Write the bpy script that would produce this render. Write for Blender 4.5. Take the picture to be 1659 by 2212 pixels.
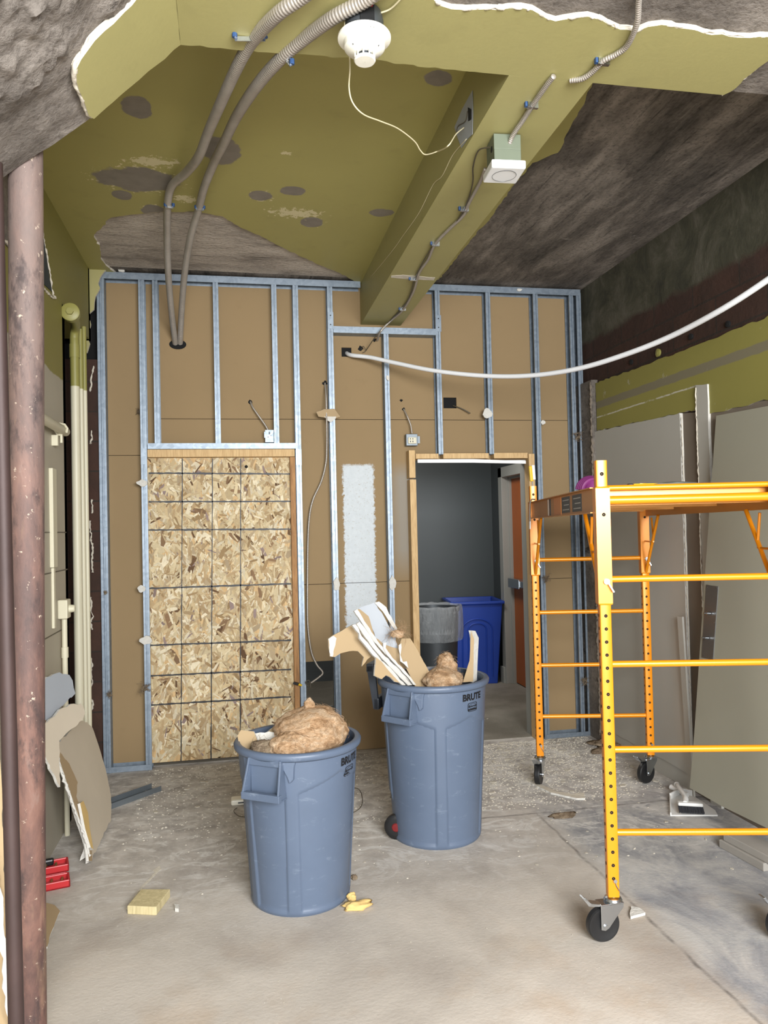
import bpy, bmesh, math, random
from mathutils import Vector, Matrix, noise
from mathutils.geometry import tessellate_polygon
for o in list(bpy.data.objects): bpy.data.objects.remove(o)
SC = bpy.context.scene; COL = SC.collection
PI = math.pi
rnd = random.Random(7)

# ------------------------------------------------------------------ camera
IW, IH, FPX = 1659.0, 2212.0, 1665.0
CAMP = Vector((0, 0, 1.57))
RX = Vector((0.9820391, 0.01860981, -0.18775751))
RY = Vector((-0.18725235, -0.02594993, -0.98196902))
RZ = Vector((-0.02314655, 0.99949001, -0.02199912))
cam = bpy.data.cameras.new('camera'); camo = bpy.data.objects.new('camera', cam); COL.objects.link(camo)
cam.sensor_fit = 'HORIZONTAL'; cam.sensor_width = 36; cam.lens = FPX * 36 / IW
cam.clip_start = 0.05; cam.clip_end = 200
camo.matrix_world = Matrix(((RX[0], RX[1], RX[2], 0), (RY[0], RY[1], RY[2], 0), (RZ[0], RZ[1], RZ[2], 1.57), (0, 0, 0, 1)))
SC.camera = camo

def ray(px, py):
    c = Vector((px - IW / 2, IH / 2 - py, -FPX)) / FPX
    return Vector((RX.dot(c), RY.dot(c), RZ.dot(c)))
def at(px, py, ax, v):
    """point of the place seen at a photo position, on the plane x|y|z = v"""
    i = 'xyz'.index(ax); r = ray(px, py); t = (v - CAMP[i]) / r[i]
    return CAMP + r * t
def atp(px, py, p0, n):
    r = ray(px, py); t = (Vector(p0) - CAMP).dot(n) / r.dot(n)
    return CAMP + r * t

# ------------------------------------------------------------------ light, exposure
SC.view_settings.view_transform = 'Standard'; SC.view_settings.look = 'None'
SC.view_settings.gamma = 1; SC.view_settings.use_curve_mapping = False
SC.view_settings.exposure = 0.42
w = bpy.data.worlds.new('world'); SC.world = w; w.use_nodes = True
w.node_tree.nodes['Background'].inputs[0].default_value = (0.86, 0.93, 1.0, 1)
w.node_tree.nodes['Background'].inputs[1].default_value = 1.15
def area(name, loc, target, sx, sy, power, col=(1, 1, 1), spread=180):
    l = bpy.data.lights.new(name, 'AREA'); l.shape = 'RECTANGLE'; l.size = sx; l.size_y = sy
    l.energy = power; l.color = col; l.spread = math.radians(spread)
    o = bpy.data.objects.new(name, l); COL.objects.link(o); o.location = loc
    o.rotation_euler = (Vector(target) - Vector(loc)).to_track_quat('-Z', 'Y').to_euler()
    return o
# daylight through the tall shop windows in the front wall, behind the camera
area('window_daylight', (1.0, -1.5, 2.25), (0.9, 3.4, 0.4), 2.3, 1.2, 330, (0.98, 0.99, 1.0))
area('window_daylight', (-0.2, -2.5, 1.3), (0.5, 4.5, 1.6), 3.6, 2.0, 120, (0.93, 0.97, 1.0))
# unseen fill light added under the hallway ceiling to brighten the hall
area('hallway_fill', (1.7, 6.3, 2.55), (1.7, 7.0, 0), 0.6, 0.6, 24, (1.0, 0.96, 0.9))

# ------------------------------------------------------------------ materials
class NT:
    def __init__(s, name):
        s.m = bpy.data.materials.new(name); s.m.use_nodes = True
        s.t = s.m.node_tree; s.n = s.t.nodes; s.l = s.t.links
        s.b = s.n['Principled BSDF']; s.tc = s.n.new('ShaderNodeTexCoord').outputs['Object']
    def lk(s, a, b):
        if isinstance(a, (int, float)): b.default_value = a
        elif isinstance(a, tuple): b.default_value = (a + (1,)) if len(a) == 3 and b.type == 'RGBA' else a
        else: s.l.new(a, b)
    def map(s, scale=(1, 1, 1), rot=(0, 0, 0), vec=None):
        q = s.n.new('ShaderNodeMapping'); q.inputs['Scale'].default_value = scale; q.inputs['Rotation'].default_value = rot
        s.l.new(vec or s.tc, q.inputs[0]); return q.outputs[0]
    def noise(s, scale, detail=4, rough=.55, vec=None, dist=0):
        q = s.n.new('ShaderNodeTexNoise'); q.inputs['Scale'].default_value = scale
        q.inputs['Detail'].default_value = detail; q.inputs['Roughness'].default_value = rough; q.inputs['Distortion'].default_value = dist
        s.l.new(vec or s.tc, q.inputs['Vector']); return q.outputs['Fac']
    def vor(s, scale, feature='F1', out='Distance', vec=None):
        q = s.n.new('ShaderNodeTexVoronoi'); q.feature = feature; q.inputs['Scale'].default_value = scale
        s.l.new(vec or s.tc, q.inputs['Vector']); return q.outputs[out]
    def ramp(s, f, stops, interp='LINEAR'):
        q = s.n.new('ShaderNodeValToRGB'); e = q.color_ramp.elements; q.color_ramp.interpolation = interp
        while len(e) < len(stops): e.new(.5)
        for i, (p, c) in enumerate(stops):
            e[i].position = p
            c = (c, c, c) if isinstance(c, (int, float)) else c
            e[i].color = tuple(c) + (1,)
        s.l.new(f, q.inputs[0]); return q.outputs[0]
    def mix(s, f, a, b, mode='MIX'):
        q = s.n.new('ShaderNodeMix'); q.data_type = 'RGBA'; q.blend_type = mode
        s.lk(f, q.inputs[0]); s.lk(a, q.inputs[6]); s.lk(b, q.inputs[7]); return q.outputs[2]
    def math(s, op, a, b=0.0, c=0.0):
        q = s.n.new('ShaderNodeMath'); q.operation = op
        s.lk(a, q.inputs[0]); s.lk(b, q.inputs[1]); s.lk(c, q.inputs[2]); return q.outputs[0]
    def sep(s, v=None):
        q = s.n.new('ShaderNodeSeparateXYZ'); s.l.new(v or s.tc, q.inputs[0]); return q.outputs
    def step(s, v, edge, soft=.01):
        """0 below edge, 1 above"""
        q = s.n.new('ShaderNodeMapRange'); q.inputs[1].default_value = edge - soft; q.inputs[2].default_value = edge + soft
        s.lk(v, q.inputs[0]); return q.outputs[0]
    def fin(s, col, rough=.7, metal=0.0, bump=None, bs=.3, bd=.01, spec=.5):
        s.lk(col, s.b.inputs['Base Color']); s.lk(rough, s.b.inputs['Roughness']); s.lk(metal, s.b.inputs['Metallic'])
        s.b.inputs['Specular IOR Level'].default_value = spec
        if bump is not None:
            q = s.n.new('ShaderNodeBump'); q.inputs['Strength'].default_value = bs; q.inputs['Distance'].default_value = bd
            s.l.new(bump, q.inputs['Height']); s.l.new(q.outputs[0], s.b.inputs['Normal'])
        return s.m
def C(h):
    """#rrggbb -> linear"""
    o = []
    for i in (0, 2, 4):
        v = int(h[i:i + 2], 16) / 255
        o.append(v / 12.92 if v < .04045 else ((v + .055) / 1.055) ** 2.4)
    return tuple(o)
def simple(name, c, rough=.6, metal=0, var=.12, sc=8, bump=0.0, spec=.5):
    t = NT(name); c = C(c) if isinstance(c, str) else c
    n = t.noise(sc, 5)
    col = t.mix(n, tuple(x * (1 - var) for x in c), tuple(min(1, x * (1 + var)) for x in c))
    return t.fin(col, rough, metal, n if bump else None, bump, .01, spec)
M = {}
def m_concrete(name, dark, mid, light, sc=2.2, streak=(1, 1, 1), bump=.6):
    t = NT(name); v = t.map(streak)
    a = t.noise(sc, 9, .62, v, .4); b = t.noise(sc * 9, 6, .6, v); c = t.noise(55, 4, .7)
    col = t.ramp(a, [(.3, C(dark)), (.5, C(mid)), (.68, C(light))])
    col = t.mix(t.ramp(b, [(.3, .0), (.75, .55)]), col, t.mix(.5, col, C(light)))
    col = t.mix(t.ramp(c, [(.35, .45), (.5, 0.0)]), col, C(dark))
    if streak != (1, 1, 1):
        ln = t.noise(6, 8, .75, t.map((streak[0] * 1.6, streak[1] * .45, 1) if streak[0] > streak[1] else (.45, streak[1] * 1.6, 1)), .3)
        col = t.mix(t.ramp(ln, [(.34, .8), (.42, 0.)]), col, C(dark)); col = t.mix(t.ramp(ln, [(.60, 0.), (.70, .55)]), col, C(light))
        col = t.mix(t.ramp(t.noise(3.5, 8, .7), [(.64, 0.), (.69, .6)]), col, C('a59d94'))
    h = t.math('ADD', t.math('MULTIPLY', b, .6), t.math('MULTIPLY', c, .4))
    return t.fin(col, .9, 0, h, bump, .015, .25)
M['concrete'] = m_concrete('bare concrete', '413b36', '706962', 'a0988f', 2.4, (1, 1, 1))
M['slab'] = m_concrete('board marked dark concrete', '302d2a', '645d56', '9a9187', 1.9, (3.2, .8, 1))
M['slab2'] = m_concrete('light scraped concrete', '7a7269', 'b5aa9e', 'cbc0b3', 2.5, (1, 2.2, 1), 1.0)
def m_green(name, base, spots=None, grime=.25):
    t = NT(name); a = t.noise(1.3, 5); b = t.noise(60, 3)
    c = C(base)
    col = t.mix(a, tuple(x * .88 for x in c), tuple(x * 1.12 for x in c))
    col = t.mix(t.ramp(t.noise(7, 6), [(.58, 0.), (.8, grime)]), col, tuple(x * .6 for x in c))
    if spots:
        X, Y, Z = t.sep(); n = t.math('MULTIPLY_ADD', t.noise(9, 4), .9, -.45)
        n2 = t.math('MULTIPLY_ADD', t.noise(30, 5, .7), 2.4, -1.2)
        for (sx, sy, rx, ry, chip) in spots:
            dx = t.math('DIVIDE', t.math('SUBTRACT', X, sx), rx); dy = t.math('DIVIDE', t.math('SUBTRACT', Y, sy), ry)
            d = t.math('SQRT', t.math('ADD', t.math('MULTIPLY', dx, dx), t.math('MULTIPLY', dy, dy)))
            if chip:
                e = t.math('ADD', t.math('MULTIPLY', d, .55), n2)
                f = t.math('SUBTRACT', 1.0, t.step(e, .38, .03)); f = t.math('MULTIPLY', f, t.math('SUBTRACT', 1.0, t.step(d, 2.2, .3)))
                col = t.mix(f, col, C('cfc49a'))
            if chip < 2:
                e = t.math('ADD', d, n)
                col = t.mix(t.math('SUBTRACT', 1.0, t.step(e, 1.0, .05)), col, t.mix(t.noise(14, 4), C('6b645a'), C('8d857a')))
    return t.fin(col, .55, 0, b, .12, .003, .4)
def ceil_spots():
    L = [(297, 232, .065, .085, 0), (478, 326, .085, .13, 0), (300, 388, .20, .14, 1), (262, 421, .05, .06, 0), (330, 454, .065, .075, 1),
         (562, 423, .065, .06, 1), (632, 413, .06, .055, 0), (674, 480, .065, .075, 1), (822, 459, .07, .05, 0), (945, 170, .055, .055, 0),
         (640, 460, .16, .07, 2), (330, 350, .13, .06, 2), (617, 331, .03, .02, 2), (400, 430, .08, .05, 2)]
    r = []
    for px, py, rx, ry, ch in L:
        p = at(px, py, 'z', 3.335); r.append((p.x, p.y, rx, ry, ch))
    return r
M['green_ceiling'] = m_green('olive green ceiling paint', 'a29a5c', ceil_spots())
M['green_beam'] = m_green('yellow green paint on plaster', 'a19a66')
M['plaster'] = simple('crumbling white plaster', 'cbc3b3', .95, 0, .18, 40, .5)
M['gypsum'] = simple('white gypsum core', 'c9c6be', .95, 0, .14, 60, .5)
M['paper'] = simple('brown drywall paper', 'a58e6c', .85, 0, .08, 3, .05)
M['greyface'] = simple('grey painted drywall', 'aeaba2', .7, 0, .06, 2)
M['whiteface'] = simple('pale painted drywall face', 'a0a5ab', .6, 0, .06, 3)
M['greige'] = simple('greige painted drywall', 'c6baa6', .7, 0, .08, 4)
def m_board():
    t = NT('brown paper backed gypsum board'); X, Y, Z = t.sep()
    c = C('8e7858'); col = t.mix(t.noise(1.2, 4), tuple(x * .9 for x in c), tuple(x * 1.1 for x in c))
    col = t.mix(t.ramp(t.noise(6, 8, .7), [(.6, 0.), (.8, .25)]), col, C('6d5a40'))
    n = t.math('MULTIPLY_ADD', t.noise(45, 5, .7), .07, -.035); nx = t.math('ADD', X, n); nz = t.math('ADD', Z, t.math('MULTIPLY', n, .6))
    f = t.math('MULTIPLY', t.step(nx, .752, .006), t.math('SUBTRACT', 1.0, t.step(nx, .975, .006)))
    f = t.math('MULTIPLY', f, t.math('MULTIPLY', t.step(nz, .86, .02), t.math('SUBTRACT', 1.0, t.step(nz, 2.035, .01))))
    f = t.math('MULTIPLY', f, t.ramp(t.noise(90, 3), [(.28, .6), (.4, 1.)]))
    col = t.mix(f, col, t.mix(t.noise(30, 4), C('b9bfc2'), C('cdd2d4')))
    g = t.math('MULTIPLY', t.step(X, 1.12, .05), t.math('SUBTRACT', 1.0, t.step(X, 1.3, .01)))
    g = t.math('MULTIPLY', g, t.math('MULTIPLY', t.step(Z, 1.3, .12), t.math('SUBTRACT', 1.0, t.step(Z, 2.0, .06))))
    col = t.mix(t.math('MULTIPLY', g, .5), col, C('8f9494'))
    return t.fin(col, .85, 0, t.noise(120, 3), .06, .003, .25)
M['board'] = m_board()
def m_floor():
    t = NT('dusty concrete floor'); X, Y, Z = t.sep()
    wob = t.math('MULTIPLY_ADD', t.noise(5, 5), .16, -.08)
    a = t.noise(1.4, 9, .6, None, .3); b = t.noise(9, 8, .65)
    warm = t.ramp(a, [(.3, C('9d948a')), (.5, C('b6aea3')), (.7, C('c8bfb3'))])
    grey = t.ramp(t.noise(2.2, 9, .66, t.map((1.6, 1, 1), (0, 0, .7)), .6), [(.3, C('6c6e74')), (.45, C('939394')), (.6, C('b3b0ab'))])
    back = t.ramp(b, [(.3, C('8f8a85')), (.5, C('b0aaa3')), (.7, C('ccc6be'))])
    zb = t.step(t.math('ADD', Y, t.math('MULTIPLY', wob, 3)), 3.75, .6)
    col = t.mix(zb, warm, back)
    rz = t.math('MULTIPLY', t.step(t.math('ADD', X, wob), 1.6, .05), t.math('SUBTRACT', 1.0, t.step(Y, 4.2, .3)))
    col = t.mix(rz, col, grey)
    # warm stains in the foreground, white dust and powder toward the back wall
    st = t.math('MULTIPLY', t.ramp(t.noise(2.6, 6, .6), [(.5, 0.), (.72, .5)]), t.math('SUBTRACT', 1.0, t.step(Y, 2.9, .4)))
    col = t.mix(st, col, C('a98f72'))
    dust = t.ramp(t.noise(11, 9, .72, None, .8), [(.5, 0.), (.66, .85)])
    dz = t.math('MULTIPLY', dust, t.ramp(t.math('MULTIPLY', Y, .16), [(.46, .05), (.62, .6), (.80, 1.)]))
    col = t.mix(dz, col, C('d2cec7'))
    sw = t.ramp(t.noise(3.2, 7, .6, t.map((1, 1.6, 1), (0, 0, .5)), 2.2), [(.52, 0.), (.60, .7), (.64, .1)])
    col = t.mix(t.math('MULTIPLY', sw, t.step(Y, 3.5, .3)), col, C('d8d5cf'))
    col = t.mix(t.ramp(t.vor(38), [(.05, .9), (.10, 0.)]), col, t.mix(t.ramp(t.noise(3, 3), [(.5, 0.), (.6, .8)]), col, C('e0dcd4')))
    # joints in the slab
    j1 = t.math('ABSOLUTE', t.math('SUBTRACT', t.math('ADD', X, t.math('MULTIPLY', wob, .25)), 1.575))
    j2 = t.math('ABSOLUTE', t.math('SUBTRACT', t.math('ADD', Y, t.math('MULTIPLY', wob, .25)), 4.02))
    j1 = t.math('MULTIPLY', t.math('SUBTRACT', 1.0, t.step(j1, .007, .005)), t.math('SUBTRACT', 1.0, t.step(Y, 4.02, .01)))
    j2 = t.math('MULTIPLY', t.math('SUBTRACT', 1.0, t.step(j2, .009, .006)), t.step(X, 1.1, .05))
    jj = t.math('MAXIMUM', j1, j2)
    col = t.mix(t.math('MULTIPLY', jj, t.ramp(b, [(.4, .15), (.6, .75)])), col, C('5d5853'))
    h = t.math('ADD', t.math('MULTIPLY', b, .5), t.math('MULTIPLY', t.noise(70, 5), .4))
    return t.fin(col, .82, 0, h, .35, .01, .3)
M['floor'] = m_floor()
def m_galv():
    t = NT('galvanised steel'); v = t.vor(45, 'F1', 'Color'); s = t.n.new('ShaderNodeSeparateColor'); t.l.new(v, s.inputs[0])
    col = t.ramp(s.outputs[0], [(0, C('808b96')), (1, C('8f9aa5'))])
    return t.fin(col, t.ramp(s.outputs[1], [(0, .44), (1, .5)]), .7)
M['galv'] = m_galv()
M['galv_dark'] = simple('dull galvanised steel', '7d858b', .5, .7, .12, 20)
M['steel'] = simple('bright zinc steel', 'c5cbd0', .25, 1, .05, 20)
def m_flex():
    t = NT('flexible aluminium conduit'); return t.fin(t.mix(t.noise(12, 4), C('a39a8f'), C('c4beb6')), .34, .55)
M['flex'] = m_flex()
def m_rust(name, a, b, c, d):
    t = NT(name); v = t.map((1, 1, .35)); n = t.noise(7, 9, .68, v, .3); k = t.noise(3, 7, .6, v)
    col = t.ramp(n, [(.3, C(a)), (.47, C(b)), (.6, C(c)), (.75, C(d))])
    X, Y, Z = t.sep()
    up = t.ramp(t.math('MULTIPLY_ADD', Z, .38, -.1), [(.2, .1), (.85, .7)])
    col = t.mix(t.math('MULTIPLY', up, t.ramp(k, [(.3, .3), (.6, 1.)])), col, C('7d716b'))
    col = t.mix(t.ramp(t.noise(11, 8, .7, t.map((1, 1, .4))), [(.52, 0.), (.62, .75)]), col, C('3b3333'))
    col = t.mix(t.ramp(t.noise(5, 6, .65, t.map((1.5, 1, .3))), [(.55, 0.), (.66, .6)]), col, C('9a7f66'))
    col = t.mix(t.ramp(t.noise(40, 4, .7), [(.64, 0.), (.7, .8)]), col, C('c9b8a4'))
    return t.fin(col, .65, .15, n, .5, .01, .4)
M['rust'] = m_rust('rusty painted steel', '33282a', '5b423c', '7e5c50', '8f7d74')
M['rustdark'] = simple('dark rusty steel', '3a2b28', .6, .3, .4, 6, .3)
def m_wood(name, c, c2, sc=9):
    t = NT(name); v = t.map((8, 8, .8)); n = t.noise(sc, 6, .6, v, 1.2)
    return t.fin(t.mix(t.ramp(n, [(.35, 0.), (.65, 1.)]), C(c), C(c2)), .7, 0, n, .1, .003, .3)
M['lumber'] = m_wood('pale framing lumber', 'b8976a', 'd2b384')
M['lumber2'] = m_wood('reddish framing lumber', '8a6440', 'b08455')
M['pale_pine'] = m_wood('pale cut pine', 'b5a77e', 'cfc196', 5)
M['yellow'] = simple('yellow orange powder coat', 'e58c10', .3, .15, .04, 5, 0, .6)
M['yellow_dull'] = simple('yellow channel paint with reflected tint', 'c98a3c', .35, .3, .06, 5, 0, .6)  # scaffold yellow with the channels' pinkish reflection put into the colour
M['black'] = simple('black plastic', '17181a', .4)
M['blackhole'] = simple('black opening', '050505', .9)
M['rubber'] = simple('black rubber tread', '1a1a1b', .45, 0, .2, 8)
def m_can():
    t = NT('grey blue moulded plastic'); n = t.noise(3, 6, .65)
    col = t.mix(n, C('4f5b6d'), C('5d6a7e'))
    col = t.mix(t.ramp(t.noise(10, 9, .75, t.map((1, 1, 2.5), (0, .5, 0)), .5), [(.58, 0.), (.72, .32)]), col, C('9aa5b1'))
    return t.fin(col, .42, 0, t.noise(60, 4), .06, .002, .45)
M['can'] = m_can()
M['candark'] = simple('dark grey plastic', '2c3036', .45)
M['ink'] = simple('black print', '15161a', .5)
def m_insul(name, a, b, c):
    t = NT(name); v = t.map((1, 1, 1.6), (.4, .3, .2)); n = t.noise(9, 9, .7, v, 1.8); k = t.noise(40, 6, .75, v, 2.5)
    col = t.ramp(n, [(.32, C(a)), (.47, C(b)), (.62, C(c))])
    col = t.mix(t.ramp(k, [(.33, .7), (.46, 0.)]), col, C(a))
    return t.fin(col, .95, 0, t.math('ADD', n, t.math('MULTIPLY', k, .8)), 1.0, .014, .1)
M['insul'] = m_insul('peach mineral insulation', 'a27c58', 'd6b089', 'e8ccab')
M['insul2'] = m_insul('grey brown dusty insulation', '57483a', '95826c', 'b9a68c')
M['white'] = simple('off white plastic', 'e9e6d8', .35, 0, .02, 4)
M['white2'] = simple('plain white plastic', 'e4e5e4', .4, 0, .02, 4)
M['pex'] = simple('white plastic tube', 'dedfe0', .4, 0, .05, 6)
M['cream'] = simple('cream painted pipe', 'cbc5ac', .45, 0, .06, 5)
M['pipegreen'] = simple('green painted pipe', '8a8548', .45, 0, .06, 5)
M['wirewhite'] = simple('ivory cable jacket', 'd5cba6', .5)
M['wirered'] = simple('red cable jacket', 'a3202c', .5)
M['wiredark'] = simple('dark cable jacket', '4a4335', .5)
M['greyblack'] = simple('dark zinc box', '4b4f52', .45, .5)
M['blueplug'] = simple('blue wall plug', '27456f', .5)
M['hallwall'] = simple('dark grey painted wall', '4c5254', .5, 0, .08, 1.2)
M['hallfloor'] = (lambda t: t.fin(t.mix(t.ramp(t.noise(2.0, 6), [(.4, 0.), (.65, .6)]), t.mix(t.noise(160, 3, .8), C('5a564d'), C('8c877b')), C('9e998e')), .95, 0, t.noise(160, 3), .5, .01, .1))(NT('flecked hallway carpet'))
M['casing'] = simple('pale grey painted door casing', '9d9e99', .45, 0, .04, 3)
M['orange'] = simple('orange brown door veneer', 'a8581f', .45, 0, .14, 4)
M['bluebin'] = simple('deep blue plastic', '1c3f9c', .38, 0, .12, 5)
def m_liner():
    t = NT('clear plastic bin liner'); n = t.noise(22, 8, .7, t.map((1, 1, .5)), 1.5)
    m = t.fin((.62, .66, .68), .18, 0, n, 1.0, .02, .8)
    t.b.inputs['Alpha'].default_value = .38; return m
M['liner'] = m_liner()
def m_rightwall():
    t = NT('old brick and concrete wall'); X, Y, Z = t.sep()
    q = t.n.new('ShaderNodeTexBrick'); q.inputs['Scale'].default_value = 1; q.inputs['Brick Width'].default_value = .42; q.inputs['Row Height'].default_value = .2
    q.inputs['Mortar Size'].default_value = .006; q.inputs['Color1'].default_value = C('41302a') + (1,); q.inputs['Color2'].default_value = C('4b362d') + (1,); q.inputs['Mortar'].default_value = C('37302b') + (1,)
    t.l.new(t.map((1, 1, 1), (0, -PI / 2, 0), t.map((1, 1, 1), (-PI / 2, 0, 0))), q.inputs[0])
    cb = t.n.new('ShaderNodeCombineXYZ'); t.l.new(Y, cb.inputs[0]); t.l.new(Z, cb.inputs[1]); t.l.new(cb.outputs[0], q.inputs[0])
    n = t.noise(3.5, 9, .7, t.map((1, 1, 1)), .4)
    br = t.mix(t.ramp(n, [(.4, 0.), (.7, .7)]), q.outputs[0], C('332b26'))
    co = t.ramp(n, [(.3, C('2e2e28')), (.5, C('474538')), (.72, C('625d52'))])
    zz = t.math('ADD', Z, t.math('MULTIPLY_ADD', t.noise(6, 4), .1, -.05))
    col = t.mix(t.step(zz, 2.93, .02), br, co)
    return t.fin(col, .92, 0, n, .6, .02, .2)
M['brick'] = m_rightwall()
M['brown'] = simple('brown stripped wall paper face', '73685b', .8, 0, .12, 5)
def m_rgreen():
    t = NT('olive green painted plaster with scrape band'); X, Y, Z = t.sep(); c = C('8a8446')
    col = t.mix(t.noise(1.5, 5), tuple(x * .88 for x in c), tuple(x * 1.1 for x in c))
    zz = t.math('ADD', Z, t.math('MULTIPLY_ADD', t.noise(14, 4), .012, -.006))
    f = t.math('MULTIPLY', t.step(zz, 2.405, .003), t.math('SUBTRACT', 1.0, t.step(zz, 2.455, .003)))
    col = t.mix(t.math('MULTIPLY', f, .85), col, C('777061'))
    col = t.mix(t.ramp(t.noise(9, 5, .6), [(.66, 0.), (.72, .75)]), col, C('b0ab98'))
    l = t.math('ABSOLUTE', t.math('SUBTRACT', zz, 2.342)); l = t.math('MULTIPLY', t.math('SUBTRACT', 1.0, t.step(l, .004, .003)), t.step(Y, 3.95, .01))
    col = t.mix(t.math('MULTIPLY', l, t.ramp(t.noise(20, 3), [(.35, .1), (.5, .9)])), col, C('c9c5b8'))
    return t.fin(col, .6, 0, t.noise(50, 3), .1, .004, .3)
M['rgreen'] = m_rgreen()
def m_left():
    t = NT('two tone painted wall'); X, Y, Z = t.sep(); g = C('837c40')
    gr = t.mix(t.noise(1.5, 5), tuple(x * .88 for x in g), tuple(x * 1.1 for x in g))
    cr = t.mix(t.noise(2.5, 6), C('a09887'), C('b6af9e'))
    zz = t.math('ADD', Z, t.math('MULTIPLY_ADD', t.noise(3, 3), .06, -.03))
    col = t.mix(t.step(zz, 2.43, .004), cr, gr)
    return t.fin(col, .55, 0, t.noise(50, 3), .12, .004, .4)
M['left'] = m_left()
M['recess'] = simple('dark teal grey recess paint', '2f3638', .7, 0, .2, 4)
M['magenta'] = simple('magenta fabric strap', '6f2560', .6)
M['toolyellow'] = simple('yellow tool grip', 'd8b023', .4)
M['cloth'] = simple('grey green rag', '6b6f68', .9, 0, .2, 12)
M['redtray'] = simple('red plastic', 'b3262a', .4)
M['boxgreen'] = simple('green grey metal box', '68705f', .5, .3, .1, 12)
M['hubred'] = simple('dark red hub', '6e1b1d', .4)
M['brass'] = simple('brass bits', '8d7a4c', .4, .6)
M['bristle'] = simple('dark brush bristle', '34353a', .8)
M['panwhite'] = simple('dusty white plastic', 'd5d4d0', .5, 0, .08, 10)
M['stone'] = simple('weathered pale plank', '97928a', .85, 0, .14, 7, .3)
M['plywood'] = simple('scaffold plywood', '9a7550', .7, 0, .1, 5)
M['sticker'] = simple('dark grey sticker', '47494c', .5)
M['print'] = simple('light print', 'b9babb', .5)
M['foam'] = simple('yellow foam', 'd0b070', .9, 0, .15, 12, .3)
M['glassgrey'] = simple('grey steel plate', '8b8c8c', .35, .8, .08, 6)
M['doorgrey'] = simple('warm grey painted door leaf', 'a5a393', .6, 0, .05, 2)

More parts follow.
